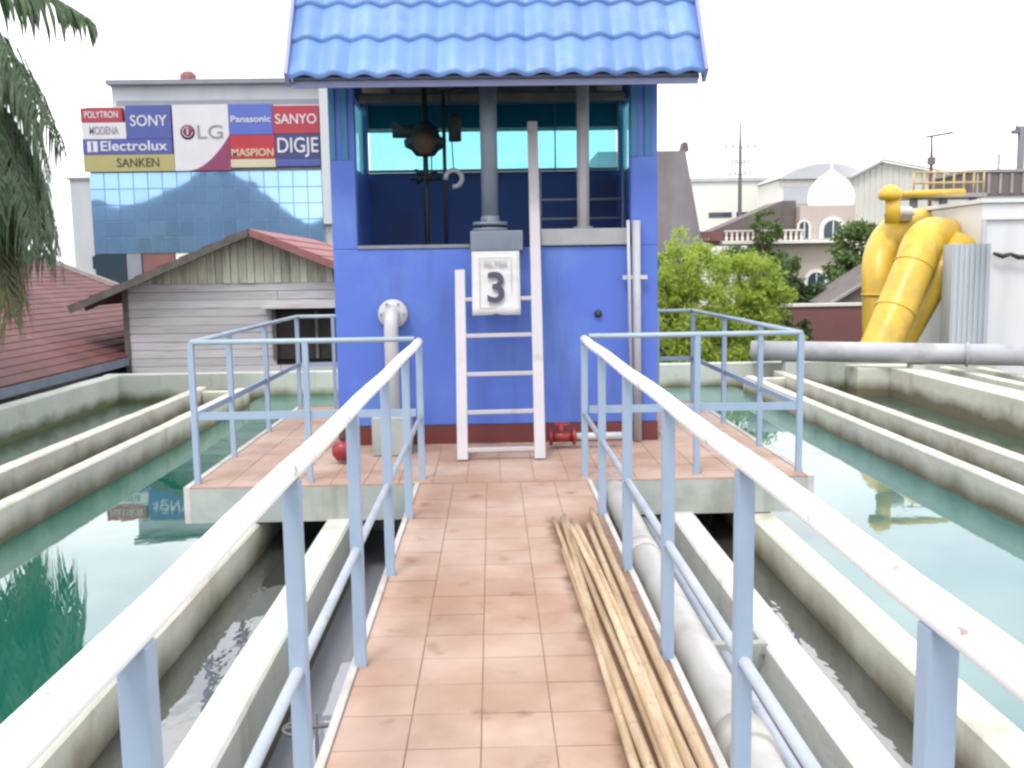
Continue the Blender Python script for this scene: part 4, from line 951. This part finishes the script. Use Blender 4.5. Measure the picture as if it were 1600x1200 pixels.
# palm with drooping fronds
pl = thing('palm_tree', 'palm whose drooping fronds hang in from the top left', 'palm tree', (-7.6, 12.0, -2))
CX, CY, CZ = -7.6, 12.0, 4.55
MB().tube([(CX - .1, CY, -2), (CX - .15, CY + .05, .5), (CX - .05, CY, 3), (CX, CY, CZ)], [.24, .19, .16, .13], 12).build('trunk', M['bark'], pl)
def frond_mesh(L_, e0, e1, seed, m, dens=64, leaf=.55):
    r = random.Random(seed); b = MB(); p = Vector((0, 0, 0)); pts = [p.copy()]; n = 26
    for k in range(n):
        u = k / n; e = R(e0 + (e1 - e0) * (1 - (1 - u) ** 1.6))
        p = p + Vector((math.cos(e), .0, math.sin(e))) * (L_ / n); pts.append(p.copy())
    b.tube(pts, [.035 * (1 - .85 * k / n) for k in range(n + 1)], 5)
    for k in range(dens):
        u = .10 + .9 * k / dens; i = u * n; i0 = min(int(i), n - 1); q = pts[i0].lerp(pts[i0 + 1], i - i0); d_ = (pts[i0 + 1] - pts[i0]).normalized()
        ll = leaf * (.55 + .9 * math.sin(math.pi * min(u * .9 + .08, 1))) * r.uniform(.6, 1.25)
        for s in (-1, 1):
            out = Vector((0, s, 0)) * r.uniform(.5, 1.0) + d_ * r.uniform(.35, .7) + Vector((0, 0, -.15))
            out.normalize(); w = .03 * r.uniform(.7, 1.2)
            wd = d_ * w
            a = q; m1 = q + out * ll * .4 + Vector((0, 0, -.04)); m2 = m1 + (out * .55 + Vector((0, 0, -1.0))).normalized() * ll * .4
            e_ = m2 + (out * .15 + Vector((0, 0, -1))).normalized() * ll * .35
            b.add([a - wd * .4, a + wd * .4, m1 + wd, m1 - wd, m2 + wd * .8, m2 - wd * .8, e_], [(0, 1, 2, 3), (3, 2, 4, 5), (5, 4, 6)])
    return b.mesh('frond', m)
fr = [frond_mesh(3.4, 40, -72, 1, M['leaf_palm']), frond_mesh(4.0, 25, -88, 2, M['leaf_palm'], 110, .66), frond_mesh(3.9, -2, -86, 3, M['leaf_palm'], 120, .72), frond_mesh(3.7, -28, -86, 4, M['leaf_dry'], 110, .7), frond_mesh(3.1, 62, -30, 5, M['leaf_palm'])]
for k, az, s in ((0, -12, 1.02), (1, 8, .88), (1, -28, .98), (2, -6, 1.0), (2, 22, .95), (2, -42, 1.02), (3, -14, 1), (3, 12, .95), (3, 40, 1), (3, -50, 1), (0, 50, 1), (0, -70, 1), (1, 75, 1), (2, 100, 1), (4, 30, 1), (4, 150, 1),
                 (0, 140, 1), (1, 170, 1), (2, 200, 1), (1, 230, 1), (0, 265, 1), (2, 285, 1), (4, 250, 1), (3, 160, 1), (2, 50, 1), (2, -20, .92), (3, -30, .9), (2, 6, .86), (2, -12, .9), (3, 2, 1.05), (3, 20, .85), (2, 0, .92), (3, -20, 1.02), (2, -34, .86), (2, 30, .84), (2, 10, 1.0), (3, -9, 1.12), (3, 6, 1.08)):
    piece('frond', fr[k], pl, (CX, CY, CZ), (0, 0, R(az)), (s, s, s))
nuts = MB()
for k in range(7):
    a = k * .9; c = (CX + .25 * math.cos(a), CY + .25 * math.sin(a), CZ - .28 - .08 * (k % 3))
    MB().lathe(c, [(0, -.12), (.08, -.08), (.1, 0), (.08, .08), (0, .12)], 8).build('coconut', M['leaf_mid'], pl)
